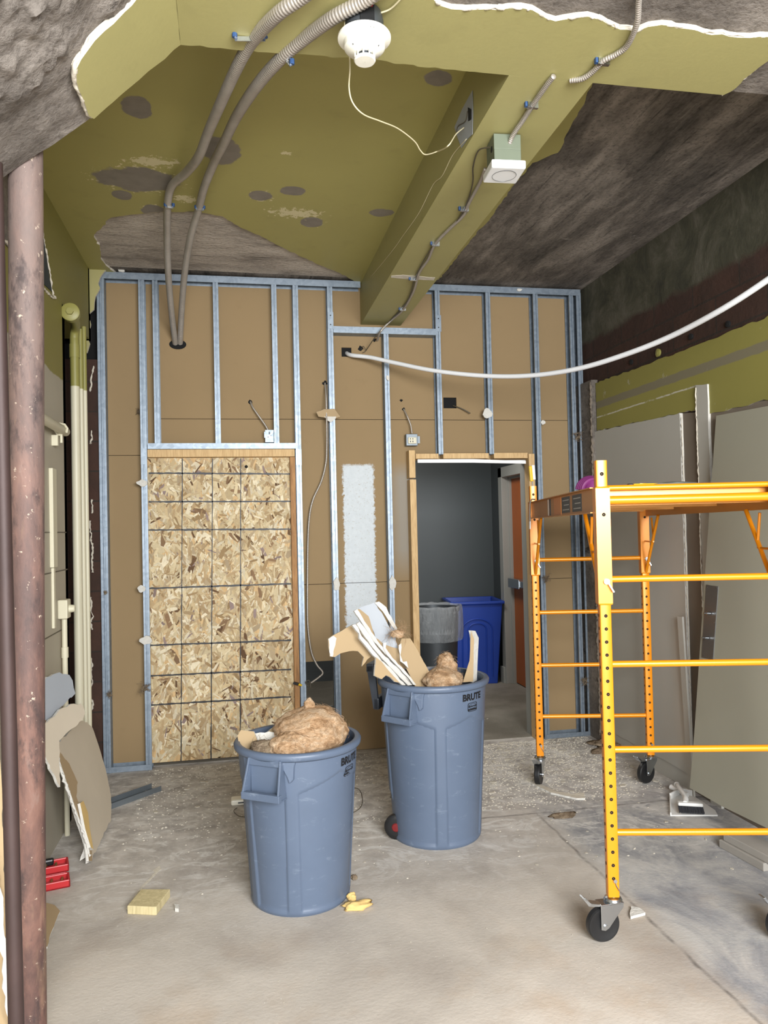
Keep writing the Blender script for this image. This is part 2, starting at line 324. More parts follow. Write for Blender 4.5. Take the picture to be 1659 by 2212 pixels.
# ------------------------------------------------------------------ mesh helpers
class B:
    def __init__(s): s.v = []; s.f = []; s.mi = []; s.col = None
    def add(s, vs, fs, mi=0):
        k = len(s.v); s.v += [Vector(p) for p in vs]
        for f in fs: s.f.append([i + k for i in f]); s.mi.append(mi)
        return s
    def box(s, a, b, mi=0, mat=None):
        x0, y0, z0 = a; x1, y1, z1 = b
        vs = [Vector(p) for p in ((x0, y0, z0), (x1, y0, z0), (x1, y1, z0), (x0, y1, z0), (x0, y0, z1), (x1, y0, z1), (x1, y1, z1), (x0, y1, z1))]
        if mat is not None: vs = [mat @ p for p in vs]
        return s.add(vs, [(0, 3, 2, 1), (4, 5, 6, 7), (0, 1, 5, 4), (1, 2, 6, 5), (2, 3, 7, 6), (3, 0, 4, 7)], mi)
    def bar(s, p, q, wx, wy, mi=0, up=(0, 0, 1)):
        """rectangular bar from p to q"""
        p = Vector(p); q = Vector(q); d = (q - p).normalized(); u = Vector(up)
        if abs(d.dot(u)) > .95: u = Vector((1, 0, 0))
        a = d.cross(u).normalized() * wx / 2; b = a.cross(d).normalized() * wy / 2
        vs = [e + i * a + j * b for e in (p, q) for i, j in ((-1, -1), (1, -1), (1, 1), (-1, 1))]
        return s.add(vs, [(0, 3, 2, 1), (4, 5, 6, 7), (0, 1, 5, 4), (1, 2, 6, 5), (2, 3, 7, 6), (3, 0, 4, 7)], mi)
    def tube(s, path, r, n=10, mi=0, cap=True, rf=None):
        path = [Vector(p) for p in path]; k0 = len(s.v); N = len(path)
        prev = None
        for i, p in enumerate(path):
            d = (path[min(i + 1, N - 1)] - path[max(i - 1, 0)]).normalized()
            if prev is None:
                a = d.cross(Vector((0, 0, 1)))
                if a.length < .05: a = d.cross(Vector((1, 0, 0)))
            else: a = prev - d * prev.dot(d)
            a.normalize(); prev = a; b = d.cross(a)
            rr = rf(i) if rf else (r[i] if isinstance(r, (list, tuple)) else r)
            for j in range(n):
                t = 2 * PI * j / n; s.v.append(p + (a * math.cos(t) + b * math.sin(t)) * rr)
        for i in range(N - 1):
            for j in range(n):
                s.f.append([k0 + i * n + j, k0 + i * n + (j + 1) % n, k0 + (i + 1) * n + (j + 1) % n, k0 + (i + 1) * n + j]); s.mi.append(mi)
        if cap:
            s.f.append([k0 + j for j in reversed(range(n))]); s.mi.append(mi)
            s.f.append([k0 + (N - 1) * n + j for j in range(n)]); s.mi.append(mi)
        return s
    def lathe(s, prof, n=32, c=(0, 0, 0), mi=0, mat=None, capends=False):
        k0 = len(s.v); c = Vector(c)
        for (r, z) in prof:
            for j in range(n):
                t = 2 * PI * j / n; p = Vector((r * math.cos(t), r * math.sin(t), z))
                if mat is not None: p = mat @ p
                s.v.append(p + c)
        for i in range(len(prof) - 1):
            for j in range(n):
                s.f.append([k0 + i * n + j, k0 + i * n + (j + 1) % n, k0 + (i + 1) * n + (j + 1) % n, k0 + (i + 1) * n + j]); s.mi.append(mi)
        if capends:
            s.f.append([k0 + j for j in reversed(range(n))]); s.mi.append(mi)
            m = len(prof) - 1; s.f.append([k0 + m * n + j for j in range(n)]); s.mi.append(mi)
        return s
    def prism(s, poly, off, mf=0, mb=None, ms=None):
        """outline (3d points) pushed by off; mf front face, mb back, ms rim"""
        mb = mf if mb is None else mb; ms = mf if ms is None else ms
        poly = [Vector(p) for p in poly]; off = Vector(off); k0 = len(s.v); n = len(poly)
        s.v += poly + [p + off for p in poly]
        for t in tessellate_polygon([poly]):
            s.f.append([k0 + i for i in t]); s.mi.append(mf)
            s.f.append([k0 + n + i for i in reversed(t)]); s.mi.append(mb)
        for i in range(n):
            j = (i + 1) % n; s.f.append([k0 + i, k0 + j, k0 + n + j, k0 + n + i]); s.mi.append(ms)
        return s
    def sheet(s, line, t, a, b, mat, mi=0):
        """thin bent sheet: 2d polyline (u,v) with thickness t, run from a to b along w; mat maps (u,v,w)"""
        L = [Vector((p[0], p[1])) for p in line]; n = len(L); nr = []
        for i in range(n):
            d = (L[min(i + 1, n - 1)] - L[max(i - 1, 0)])
            d1 = (L[i] - L[i - 1]).normalized() if i else (L[1] - L[0]).normalized()
            d2 = (L[i + 1] - L[i]).normalized() if i < n - 1 else d1
            m = (Vector((-d1.y, d1.x)) + Vector((-d2.y, d2.x)))
            if m.length < .1: m = Vector((-d1.y, d1.x))
            m.normalize(); k = max(.4, m.dot(Vector((-d1.y, d1.x)))); nr.append(m / k)
        o = [L[i] + nr[i] * t / 2 for i in range(n)] + [L[i] - nr[i] * t / 2 for i in reversed(range(n))]
        k0 = len(s.v); N = len(o)
        for w_ in (a, b):
            s.v += [mat @ Vector((p.x, p.y, w_)) for p in o]
        for i in range(N):
            j = (i + 1) % N; s.f.append([k0 + i, k0 + j, k0 + N + j, k0 + N + i]); s.mi.append(mi)
        for i in range(n - 1):
            s.f.append([k0 + i, k0 + i + 1, k0 + N - 2 - i, k0 + N - 1 - i]); s.mi.append(mi)
            s.f.append([k0 + N + N - 1 - i, k0 + N + N - 2 - i, k0 + N + i + 1, k0 + N + i]); s.mi.append(mi)
        return s
    def build(s, name, mats, parent=None, smooth=False, ang=38, bevel=0, local=False):
        me = bpy.data.meshes.new(name); me.from_pydata([tuple(p) for p in s.v], [], s.f)
        mats = mats if isinstance(mats, (list, tuple)) else [mats]
        for m in mats: me.materials.append(M[m] if isinstance(m, str) else m)
        me.polygons.foreach_set('material_index', s.mi)
        bm = bmesh.new(); bm.from_mesh(me); bmesh.ops.recalc_face_normals(bm, faces=bm.faces)
        if smooth:
            for f in bm.faces: f.smooth = True
            for e in bm.edges:
                if len(e.link_faces) == 2 and e.calc_face_angle(0) > math.radians(ang): e.smooth = False
        bm.to_mesh(me); bm.free()
        if s.col:
            ca = me.color_attributes.new('Col', 'FLOAT_COLOR', 'CORNER')
            for p in me.polygons:
                c = s.col[p.index]
                for li in p.loop_indices: ca.data[li].color = (*c, 1)
        o = bpy.data.objects.new(name, me); COL.objects.link(o)
        if bevel:
            q = o.modifiers.new('bevel', 'BEVEL'); q.width = bevel; q.segments = 2; q.limit_method = 'ANGLE'; q.angle_limit = math.radians(40)
        if parent is not None:
            o.parent = parent
            if not local: o.matrix_parent_inverse = MW[parent.name].inverted()
        MW[o.name] = MW[parent.name].copy() if (parent is not None and local) else Matrix.Identity(4)
        return o
MW = {}
def tag(o, label=None, cat=None, group=None, kind=None):
    if label: o['label'] = label
    if cat: o['category'] = cat
    if group: o['group'] = group
    if kind: o['kind'] = kind
    return o
def thing(name, label, cat, loc=(0, 0, 0), rotz=0, group=None):
    o = bpy.data.objects.new(name, None); COL.objects.link(o); o.empty_display_size = .1
    o.location = loc; o.rotation_euler = (0, 0, rotz)
    MW[o.name] = Matrix.Translation(Vector(loc)) @ Matrix.Rotation(rotz, 4, 'Z')
    return tag(o, label, cat, group)
def struct(o): o['kind'] = 'structure'; return o
def jag(poly, amp, seg, seed=0, skip=()):
    """break the edges of an outline into crumbly short pieces"""
    r = random.Random(seed); out = []; n = len(poly)
    for i in range(n):
        a = Vector(poly[i]); b = Vector(poly[(i + 1) % n]); out.append(a)
        if i in skip: continue
        d = b - a; m = max(1, int(d.length / seg)); nn = None
        for k in range(1, m):
            out.append(a + d * (k / m + r.uniform(-.2, .2) / m) + Vector((r.uniform(-1, 1), r.uniform(-1, 1), r.uniform(-1, 1))) * amp)
    return out
def flat(poly, n, p0):
    n = Vector(n).normalized(); p0 = Vector(p0)
    return [p - n * (p - p0).dot(n) for p in poly]
def cr(pts, sub=8):
    """smooth curve through points"""
    P = [Vector(p) for p in pts]; P = [P[0] * 2 - P[1]] + P + [P[-1] * 2 - P[-2]]; out = []
    for i in range(1, len(P) - 2):
        a, b, c, d = P[i - 1:i + 3]
        for k in range(sub):
            t = k / sub
            out.append(.5 * ((2 * b) + (c - a) * t + (2 * a - 5 * b + 4 * c - d) * t * t + (3 * b - a - 3 * c + d) * t ** 3))
    out.append(P[-2]); return out
def resample(path, step):
    out = [path[0]]; acc = 0
    for a, b in zip(path, path[1:]):
        L = (b - a).length
        while acc + L >= step:
            t = (step - acc) / L; a = a + (b - a) * t; out.append(a.copy()); L = (b - a).length; acc = 0
        acc += L
    out.append(path[-1]); return out
def corr(b, path, r, pitch, n=10, mi=0, amp=.13):
    p = resample(path, pitch / 4)
    b.tube(p, r, n, mi, True, lambda i: r * (1 + amp * (0, 1, 0, -1)[i % 4]))
def slab(name, pxs, p0, n, t, mats, parent=None, jg=.004, seg=.03, seed=1, mm=(0, 1, 2)):
    """broken board lying in the plane (p0, n); outline found from where the photo shows it; t thickness away from camera side"""
    n = Vector(n).normalized(); p0 = Vector(p0)
    if (CAMP - p0).dot(n) < 0: n = -n
    poly = [atp(x, y, p0, n) for x, y in pxs]
    if jg: poly = flat(jag(poly, jg, seg, seed), n, p0)
    b = B(); b.prism(poly, -n * t, *mm)
    return b.build(name, mats, parent)
# ================================================================== SETTING
ZC = 3.35; YB = 5.47; XL = -.93; XR = 2.58; YG = 2.372
b = B(); b.box((-3.2, -3.0, -.12), (XR + .2, YB + .14, 0)); struct(b.build('floor', 'floor'))
b = B(); b.box((-3.2, -3.0, ZC), (XR + .2, YB + .14, ZC + .15)); ceil = struct(b.build('ceiling', 'slab'))
# olive plaster coat left on the slab, torn away toward the back and on the right
def cz(px, py): return at(px, py, 'z', 3.335)
poly = [Vector((XL, YG - .6, 3.335)), Vector((1.42, YG - .6, 3.335)), cz(1280, 180), cz(1262, 225), cz(1228, 283), cz(1205, 330), cz(1150, 352), cz(1110, 400), cz(1060, 470),
        cz(1015, 520), cz(985, 560), cz(948, 604), Vector((1.2, YB, 3.335)), Vector((.93, YB, 3.335)), Vector((.9, YB - .05, 3.335)), cz(760, 604), cz(735, 590), cz(680, 568), cz(600, 530), cz(560, 508),
        cz(520, 492), cz(480, 467), cz(420, 457), cz(330, 458), cz(280, 464), cz(240, 470), cz(222, 488), cz(203, 512), cz(216, 535), cz(218, 560), cz(238, 582), Vector((-.76, YB, 3.335)), Vector((XL, YB, 3.335))]
poly = [Vector((p.x, p.y, 3.335)) for p in poly]
pj = jag(poly, .007, .03, 3, skip=(0, 31, 32)); pj = [Vector((p.x, p.y, 3.335)) for p in pj]
b = B(); b.prism(pj, (0, 0, .015), 0, 0, 1); b.build('plaster_coat', ['green_ceiling', 'plaster'], ceil)
b = B()
pz = [cz(240, 470), cz(222, 488), cz(203, 512), cz(216, 535), cz(218, 560), cz(236, 580), cz(760, 604), cz(680, 568), cz(560, 508), cz(480, 467), cz(330, 458)]
pz = [Vector((p.x, p.y, 3.349)) for p in (pz[0], pz[1], pz[2], pz[3], pz[4], pz[5], pz[6], pz[7], pz[8], pz[9], pz[10])]
b.prism(pz, (0, 0, .0008), 0); b.build('scraped_patch', 'slab2', ceil)

# girder across the room with its splayed end on the left
def gz(px, py, z=3.05): return at(px, py, 'z', z)
b = B(); b.box((-.16, 1.2, 3.066), (XR + .2, YG + .0, ZC)); gird = struct(b.build('trim_1', 'concrete'))
gp = [(390, 97), (500, 107), (620, 116), (740, 124), (835, 132), (852, 138), (960, 150), (1090, 165), (1230, 175), (1290, 180), (1330, 187), (1450, 198), (1560, 208), (1590, 190), (1622, 160), (1659, 132), (1700, 108), (1745, 92),
      (1700, 82), (1659, 80), (1620, 82), (1560, 74), (1520, 72), (1480, 62), (1430, 54), (1400, 58), (1375, 68), (1340, 64), (1300, 44), (1270, 36), (1245, 38), (1200, 46), (1180, 40), (1150, 22), (1100, 18), (1050, 20), (1010, 22), (975, 20), (950, 12), (935, -2), (915, -30), (900, -70), (640, -90), (374, -80)]
gpl = [gz(*p) for p in gp]
gj = jag(gpl, .006, .025, 5, skip=tuple(range(41, 44))); gj = [Vector((p.x, min(p.y, YG), 3.05)) for p in gj]
b = B(); b.prism(gj, (0, 0, .028), 0, 0, 1); b.build('plaster_coat', ['green_beam', 'plaster'], gird)
# crumbled white lip along the torn edge
r_ = random.Random(4)
def lip(pts, r, name='broken_edge', par=None, seed=1, m='plaster'):
    path = resample([Vector(p) for p in pts], .012); q = random.Random(seed)
    r *= .5; path = [p + Vector((q.uniform(-1, 1), q.uniform(-1, 1), q.uniform(-.5, .5))) * r * .5 for p in path]
    rs = [r * q.uniform(.3, 1.3) for p in path]
    bb = B(); bb.tube(path, rs, 7); return bb.build(name, m, par, True, 70)
lip([gz(*p) + Vector((0, 0, .006)) for p in gp[16:41]], .013, par=gird)
lip([gz(*p) + Vector((0, 0, .006)) for p in gp[12:16]], .008, par=gird, seed=2)
def hy(px, py, y=2.37): return at(px, py, 'y', y)
hc = [(-.14, 3.066), (hy(200, 248).x, hy(200, 248).z + .0), (hy(100, 325).x, hy(100, 325).z), (hy(0, 390).x, hy(0, 390).z), (-1.15, 2.12), (-1.6, 1.75)]
b = B()
n1 = 60; n2 = 60; grid = []
def hund(s):
    s *= (len(hc) - 1); i = min(int(s), len(hc) - 2); f = s - i
    return hc[i][0] + (hc[i + 1][0] - hc[i][0]) * f, hc[i][1] + (hc[i + 1][1] - hc[i][1]) * f
for i in range(n1 + 1):
    x, z = hund(i / n1)
    for j in range(n2 + 1):
        y = 1.2 + (YG - 1.2) * j / n2; e = min(1, i / 5)
        d = noise.noise(Vector((x * 3, y * 9, z * 5))) * .009 + noise.noise(Vector((x * 16, y * 16, z * 16))) * .004
        lump = max(0, min(1, (2.16 - y) * 8)); d += lump * (abs(noise.noise(Vector((x * 28, y * 28, 3)))) * .03)
        b.v.append(Vector((x + d * .6 * e, y, z - d * e - (.0 if i else 0))))
for i in range(n1):
    for j in range(n2):
        a = i * (n2 + 1) + j; b.f.append([a, a + 1, a + n2 + 2, a + n2 + 1]); b.mi.append(0)
k0 = len(b.v)
top = [(hc[k][0], YG, hc[k][1] - 0.0) for k in range(len(hc))]
b.add([(x, YG, z + .01) for x, z in hc] + [(-1.6, YG, ZC), (-.14, YG, ZC)], [list(range(len(hc) + 2))])
b.add([(x, 1.2, z + .01) for x, z in hc] + [(-1.6, 1.2, ZC), (-.14, 1.2, ZC)], [list(range(len(hc) + 2))])
haunch = struct(b.build('trim_2', 'concrete', None, True, 60))
A_ = Vector((-.14, YG, 3.05)); B_ = hy(203, 256); Bz = Vector((B_.x, YG, B_.z - .012)); dirs = (Bz - A_).normalized(); hn = dirs.cross(Vector((0, 1, 0))).normalized()
hp = [(390, 97), (300, 173), (245, 220), (203, 257), (192, 250), (186, 232), (172, 198), (166, 178), (165, 150), (176, 128), (205, 88), (245, 52), (285, 12), (310, -20), (345, -80), (374, -80)]
o = slab('plaster_coat', hp, A_, hn, .02, ['green_beam', 'green_beam', 'plaster'], haunch, .004, .03, 8)
nn = hn if (CAMP - A_).dot(hn) > 0 else -hn
lip([atp(x, y, A_, hn) - nn * .008 for x, y in hp[3:15]], .012, par=haunch, seed=5)

# beam running to the back wall
bl, br_ = .905, 1.2
b = B(); b.box((bl, YG + .001, 3.05), (br_, YB, ZC)); beam = struct(b.build('trim_3', 'green_beam'))
# scar across the beam underside near the wall
sc = [(845, 596), (870, 594), (940, 600), (938, 606), (880, 603), (845, 600)]
b = B(); b.prism(flat(jag([gz(*p, 3.049) for p in sc], .004, .02, 2), (0, 0, 1), (0, 0, 3.049)), (0, 0, .002)); b.build('plaster_scar', 'plaster', beam)
# scraped access patch on the beam side
pp = [at(x, y, 'x', bl) for x, y in [(1022, 195), (1023, 240), (1022, 290), (1010, 302), (998, 320), (990, 298), (983, 275), (1000, 235)]]
b = B(); b.prism([p + Vector((-.002, 0, 0)) for p in pp], (-.001, 0, 0)); pt = b.build('torn_paint_patch', 'whiteface', beam)
b = B(); hp_ = [at(x, y, 'x', bl - .004) for x, y in [(1011, 232), (1018, 236), (1018, 258), (1012, 262)]]; b.prism(hp_, (-.001, 0, 0)); b.build('hole', 'blackhole', beam)

# left wall: painted plaster, recess for the pipes at its far end
b = B()
b.box((XL - .25, 1.2, 0), (XL, 4.56, ZC)); b.box((XL - .25, 4.56, 2.86), (XL, 5.36, ZC)); b.box((XL - .25, 5.3, 2.86), (XL + .0, 5.36, ZC))
wl = struct(b.build('wall_left', 'left'))
b = B(); b.box((XL - .3, 4.56, 0), (XL - .25, YB + .1, ZC)); b.box((XL - .25, 4.5, 0), (XL - .0, 4.561, 2.86)); b.build('recess', 'recess', wl)
# torn return of plaster beside the first stud
yp = 5.34
tp = [at(x, y, 'y', yp) for x, y in [(186, 570), (236, 572), (222, 590), (212, 612), (216, 622), (206, 640), (203, 668), (194, 676), (196, 700), (190, 722), (194, 742), (188, 762), (184, 762)]]
b = B(); b.prism(flat(jag(tp, .005, .03, 9), (0, 1, 0), (0, yp, 0)), (0, .02, 0), 0, 0, 1); b.build('plaster_return', ['green_beam', 'plaster'], wl)
b = B(); b.box((XL - .25, YB - .06, 0), (XL + .035, YB - .02, 2.75)); bk = struct(b.build('trim_4', 'brick'))
q = random.Random(12)
for (y0, y1) in [(1080, 1120), (1125, 1250), (1290, 1370), (1420, 1560), (790, 860), (930, 960)]:
    pts = [at(199 + q.uniform(-5, 3), y, 'y', 5.40) for y in range(y0, y1, 14)]
    lip(pts, .014, 'mortar_edge', bk, y0)
# narrow slit with a white plaster edge high on the left wall
sl = [at(x, y, 'x', XL + .003) for x, y in [(80, 470), (92, 500), (99, 545), (108, 610), (114, 632), (80, 600)]]
b = B(); b.prism(sl, (.001, 0, 0)); b.build('slit', 'recess', wl)
lip([at(x, y, 'x', XL + .005) for x, y in [(92, 498), (100, 545), (109, 600), (114, 634), (120, 645), (112, 642), (92, 620), (60, 590)]], .012, 'broken_edge', wl, 3)
cp = [at(x, y, 'x', XL + .004) for x, y in [(-60, 340), (30, 330), (26, 545), (0, 512), (-60, 480)]]
b = B(); b.prism(cp, (.001, 0, 0)); b.build('bare_patch', 'concrete', wl)
lip([at(x, y, 'x', XL + .006) for x, y in [(-40, 488), (0, 511), (12, 520), (26, 538), (40, 545)]], .014, 'broken_edge', wl, 31)

# right wall
b = B(); b.box((XR + .02, -3.0, 0), (XR + .2, YB + .14, ZC)); wr = struct(b.build('wall_right', 'brick'))
def rx(px, py, x=XR): return at(px, py, 'x', x)
def rpoly(pts, name, mats, x=XR, t=.02, jg=.006, seg=.04, seed=1, mm=(0, 0, 1), skip=()):
    P = jag([Vector((x, y, z)) for y, z in pts], jg, seg, seed, skip) if jg else [Vector((x, y, z)) for y, z in pts]
    bb = B(); bb.prism([Vector((x, p.y, p.z)) for p in P], (t, 0, 0), *mm); return bb.build(name, mats, wr)
rpoly([(5.19, 2.595), (4.5, 2.578), (3.9, 2.572), (3.3, 2.568), (1.5, 2.56), (1.5, 2.16), (3.84, 2.165), (3.84, 2.21), (4.08, 2.212), (5.19, 2.247)], 'green_plaster', ['rgreen', 'plaster'], seed=4)
rpoly([(5.19, 2.24), (4.11, 2.21), (4.11, 0.1), (5.24, .1), (5.24, 2.24)], 'gypsum_panel', ['greyface', 'gypsum'], XR - .012, .03, .003, .06, 5)
rpoly([(4.11, 2.21), (3.94, 2.19), (3.96, .0), (4.11, .0)], 'stripped_strip', ['brown', 'brown'], XR + .008, .012, 0)
rpoly([(3.945, 2.345), (3.835, 2.33), (3.83, 0.0), (3.93, 0.0)], 'plaster_strip', ['greyface', 'gypsum'], XR - .010, .03, .004, .05, 6)
rpoly([(3.84, 2.165), (1.5, 2.16), (1.5, 0), (3.84, 0)], 'stripped_face', ['brown', 'brown'], XR + .006, .014, 0)
lip([Vector((XR - .012, 4.09, z)) for z in (2.2, 1.8, 1.2, .8, .3)], .007, 'broken_edge', wr, 21)
lip([Vector((XR - .012, 3.943, z)) for z in (2.33, 1.8, 1.2, .8, .3)], .007, 'broken_edge', wr, 22)
rpoly([(5.24, .1), (4.13, .1), (4.13, 0), (5.24, 0)], 'plaster_base', ['greyface', 'plaster'], XR - .004, .025, .003, .06, 25)
b = B()   # torn brown-black strip between the last stud and the right wall
b.box((XR - .03, 5.2, 0), (XR + .02, YB - .0, 2.62)); b.build('torn_strip', 'slab', wr)
lip([Vector((XR - .03, 5.21, z)) for z in (2.6, 2.2, 1.7, 1.1, .6, .05)], .02, 'broken_edge', wr, 23, 'brown')
q = random.Random(5)   # anchors and nail holes in the brick edge
for px, py in [(1363, 782), (1492, 727), (1572, 700)]:
    p = rx(px, py, XR + .012); bb = B(); bb.lathe([(.001, -.012), (.016, -.01), (.018, .004), (.001, .008)], 10, p, 0, Matrix.Rotation(-PI / 2, 4, 'Y')); bb.build('anchor_hole', 'blackhole', wr, True)
p = rx(1420, 762, XR + .008); bb = B(); bb.lathe([(.001, -.02), (.022, -.018), (.026, 0), (.001, .006)], 14, p, 0, Matrix.Rotation(-PI / 2, 4, 'Y')); bb.build('painted_anchor', 'pipegreen', wr, True)

# back wall: gypsum boards seen from behind, with openings
OS = (-.61, .385, 0, 2.12); DO = (1.27, 2.135, 0, 2.065); LO = (.452, .664, .30, .645)
holes = [OS, DO, LO, (.762, .834, 2.815, 2.882), (1.51, 1.61, 2.448, 2.528)]
s = .0018
seams = [(-.9, -.6, 2.111 - s, 2.111 + s), (-.52, 2.6, 2.362 - s, 2.362 + s), (.4, 1.25, 1.189 - s, 1.189 + s), (2.15, 2.6, 1.167 - s, 1.167 + s)]
def holed(bb, x0, x1, z0, z1, y0, y1, hs):
    xs = sorted({x0, x1} | {min(max(v, x0), x1) for h in hs for v in h[:2]}); zs = sorted({z0, z1} | {min(max(v, z0), z1) for h in hs for v in h[2:]})
    for i in range(len(xs) - 1):
        for j in range(len(zs) - 1):
            mx = (xs[i] + xs[i + 1]) / 2; mz = (zs[j] + zs[j + 1]) / 2
            if any(h[0] < mx < h[1] and h[2] < mz < h[3] for h in hs): continue
            bb.box((xs[i], y0, zs[j]), (xs[i + 1], y1, zs[j + 1]))
b = B(); holed(b, -.90, XR + .02, 0, ZC, YB, YB + .014, holes + seams); wb = struct(b.build('wall_back', 'board'))
b = B(); holed(b, -1.2, XR + .2, 0, ZC, YB + .018, YB + .12, [OS, DO, LO]); b.build('wall_core', 'casing', wb)
b = B(); holed(b, -1.2, XR + .2, 0, ZC, YB + .0145, YB + .0175, [(OS[0] - .01, OS[1] + .01, 0, OS[3] + .01), (DO[0] - .01, DO[1] + .01, 0, DO[3] + .01), (LO[0] - .01, LO[1] + .01, LO[2] - .01, LO[3] + .01)]); b.build('cavity_blackout', 'blackhole', wb)  # black sheet added inside the wall, blocks hall light and darkens the seams
b = B()
for h in holes[3:]: pass
# torn paper around the conduit hole
hp = at(384, 744, 'y', YB - .001); b.lathe([(.055, 0), (.058, .001), (.001, .001)], 18, hp, 0, Matrix.Rotation(PI / 2, 4, 'X') @ Matrix.Diagonal((1, .6, 1, 1))); b.build('hole', 'blackhole', wb)

# hallway beyond
HX = 2.74; HY = 8.05
b = B(); b.box((-1.4, YB + .0, -.12), (HX + .2, HY + .1, .002)); hf = struct(b.build('floor', 'hallfloor'))
b = B(); b.box((-1.4, HY, 0), (HX + .2, HY + .1, 2.6)); struct(b.build('wall_hall_back', 'hallwall'))
b = B(); b.box((HX, YB + .12, 0), (HX + .1, HY, 2.6)); struct(b.build('wall_hall_right', 'hallwall'))
b = B(); b.box((-1.5, YB + .12, 0), (-1.4, HY, 2.6)); struct(b.build('wall_hall_left', 'hallwall'))
b = B(); b.box((-1.5, YB + .12, 2.6), (HX + .2, HY + .1, 2.7)); struct(b.build('ceiling', 'hallwall'))
b = B(); b.box((-1.4, HY - .012, 0), (HX - .2, HY, .1)); struct(b.build('baseboard_hall', 'hallwall'))
# door with deep pale casing on the hallway's right side
b = B(); b.box((HX - .03, 6.2, .01), (HX + .01, 7.36, 2.06)); d = struct(b.build('door_1', 'orange', None, bevel=.002))
b = B(); b.box((HX - .13, 7.36, 0), (HX + .01, 7.46, 2.16)); b.box((HX - .13, 6.1, 2.06), (HX + .01, 7.46, 2.16)); b.box((HX - .06, 7.34, 0), (HX + .01, 7.37, 2.08)); b.box((HX - .06, 6.1, 2.04), (HX + .01, 7.36, 2.065)); b.box((HX - .15, 7.38, 0), (HX - .12, 7.475, .16))
b.build('door_casing', 'casing', d, bevel=.003)
b = B(); b.box((HX - .10, 6.3, .98), (HX - .035, 7.28, 1.04)); b.box((HX - .11, 7.0, .965), (HX - .035, 7.3, 1.055)); b.build('push_bar', 'steel', d, bevel=.004)
sw = at(1073, 1210, 'y', HY - .01); b = B(); b.box((sw.x - .035, HY - .012, sw.z - .06), (sw.x + .035, HY, sw.z + .06)); b.box((sw.x - .012, HY - .018, sw.z - .025), (sw.x + .012, HY - .012, sw.z + .025))
tag(b.build('light_switch', 'white', None, bevel=.002), 'white light switch plate on the dark hallway wall left of the orange door', 'light switch')
# front of the shop behind the camera: piers, low wall and window frames
b = B()
b.box((-3.2, -3.0, 0), (XR + .2, -2.85, .4)); b.box((-3.2, -3.0, 2.95), (XR + .2, -2.85, ZC))
for x in (-3.2, -1.3, .75, XR - .1): b.box((x, -3.0, 0), (x + .2, -2.85, ZC))
struct(b.build('wall_front', 'concrete'))
b = B(); b.box((-3.3, -3.0, 0), (-3.2, 1.3, ZC)); b.box((-3.2, 1.2, 0), (XL - .25, 1.35, ZC)); struct(b.build('wall_near', 'left'))
for i, (x0, x1) in enumerate([(-3.0, -1.3), (-1.1, .75), (.95, XR - .1)]):
    bb = B(); bb.box((x0, -2.97, .4), (x1, -2.9, .46)); bb.box((x0, -2.97, 2.89), (x1, -2.9, 2.95)); bb.box((x0, -2.97, .4), (x0 + .05, -2.9, 2.95)); bb.box((x1 - .05, -2.97, .4), (x1, -2.9, 2.95)); struct(bb.build('window_%d' % (i + 1), 'greyblack'))

# ================================================================== STEEL FRAMING
ident = Matrix.Identity(4)
YS = 5.38
MV = lambda x: Matrix(((1, 0, 0, x), (0, 1, 0, YS), (0, 0, 1, 0), (0, 0, 0, 1)))     # (u,v,w)->(x+u, YS+v, w)
def stud(x, z0, z1, side, label, wd=.034, grp='galvanised wall studs'):
    h = wd / 2; s_ = side
    line = [(-s_ * h, .006 + .006), (-s_ * h, 0), (-s_ * h * .30, 0), (-s_ * h * .2, .006), (s_ * h * .2, .006), (s_ * h * .30, 0), (s_ * h, 0), (s_ * h, .03), (s_ * (h - .003), .034), (s_ * (h - .003), .054), (s_ * h, .058), (s_ * h, .087), (-s_ * h, .087), (-s_ * h, .077)]
    bb = B(); bb.sheet(line, .0016, z0, z1, MV(x))
    o = bb.build('wall_stud', 'galv'); tag(o, label, 'stud', grp)
    return o
S = {}
for key, x, z0, z1, sd, lb, wd in [
    ('a', -.868, .0, 3.31, 1, 'full height galvanised steel stud nearest the left corner of the back wall', .046),
    ('b', -.605, .0, 3.31, -1, 'full height galvanised steel stud along the left edge of the chipboard panel', .038),
    ('c', -.516, 2.17, 3.31, -1, 'short galvanised stud above the chipboard panel, closest to its left edge', .034),
    ('d', -.115, 2.17, 3.31, -1, 'short galvanised stud above the middle of the chipboard panel, right of the two flexible conduits', .034),
    ('e', .283, 2.17, 3.31, -1, 'short galvanised stud above the chipboard panel beside the open switch box', .034),
    ('f', .432, .0, 3.31, 1, 'full height galvanised steel stud along the right edge of the chipboard panel', .036),
    ('g', .674, .0, 3.31, 1, 'full height galvanised stud carrying a large torn gypsum scrap beside the hanging armoured cable', .036),
    ('h', 1.073, .0, 2.975, -1, 'galvanised stud below the green beam, right of the white painted patch', .034),
    ('i', 1.458, 2.10, 3.31, 1, 'short galvanised stud above the doorway, nearest the green beam', .034),
    ('j', 1.842, 2.10, 3.31, 1, 'short galvanised stud above the middle of the doorway', .034),
    ('k', 2.212, .0, 3.31, 1, 'full height galvanised stud to the right of the doorway', .036),
    ('l', 2.555, .0, 3.31, 1, 'full height galvanised stud in the right corner of the back wall', .036),
    ('m', 2.495, .0, 3.31, 1, 'dull second stud doubled beside the right corner stud', .03)]:
    S[key] = stud(x, z0, z1, sd, lb, wd)
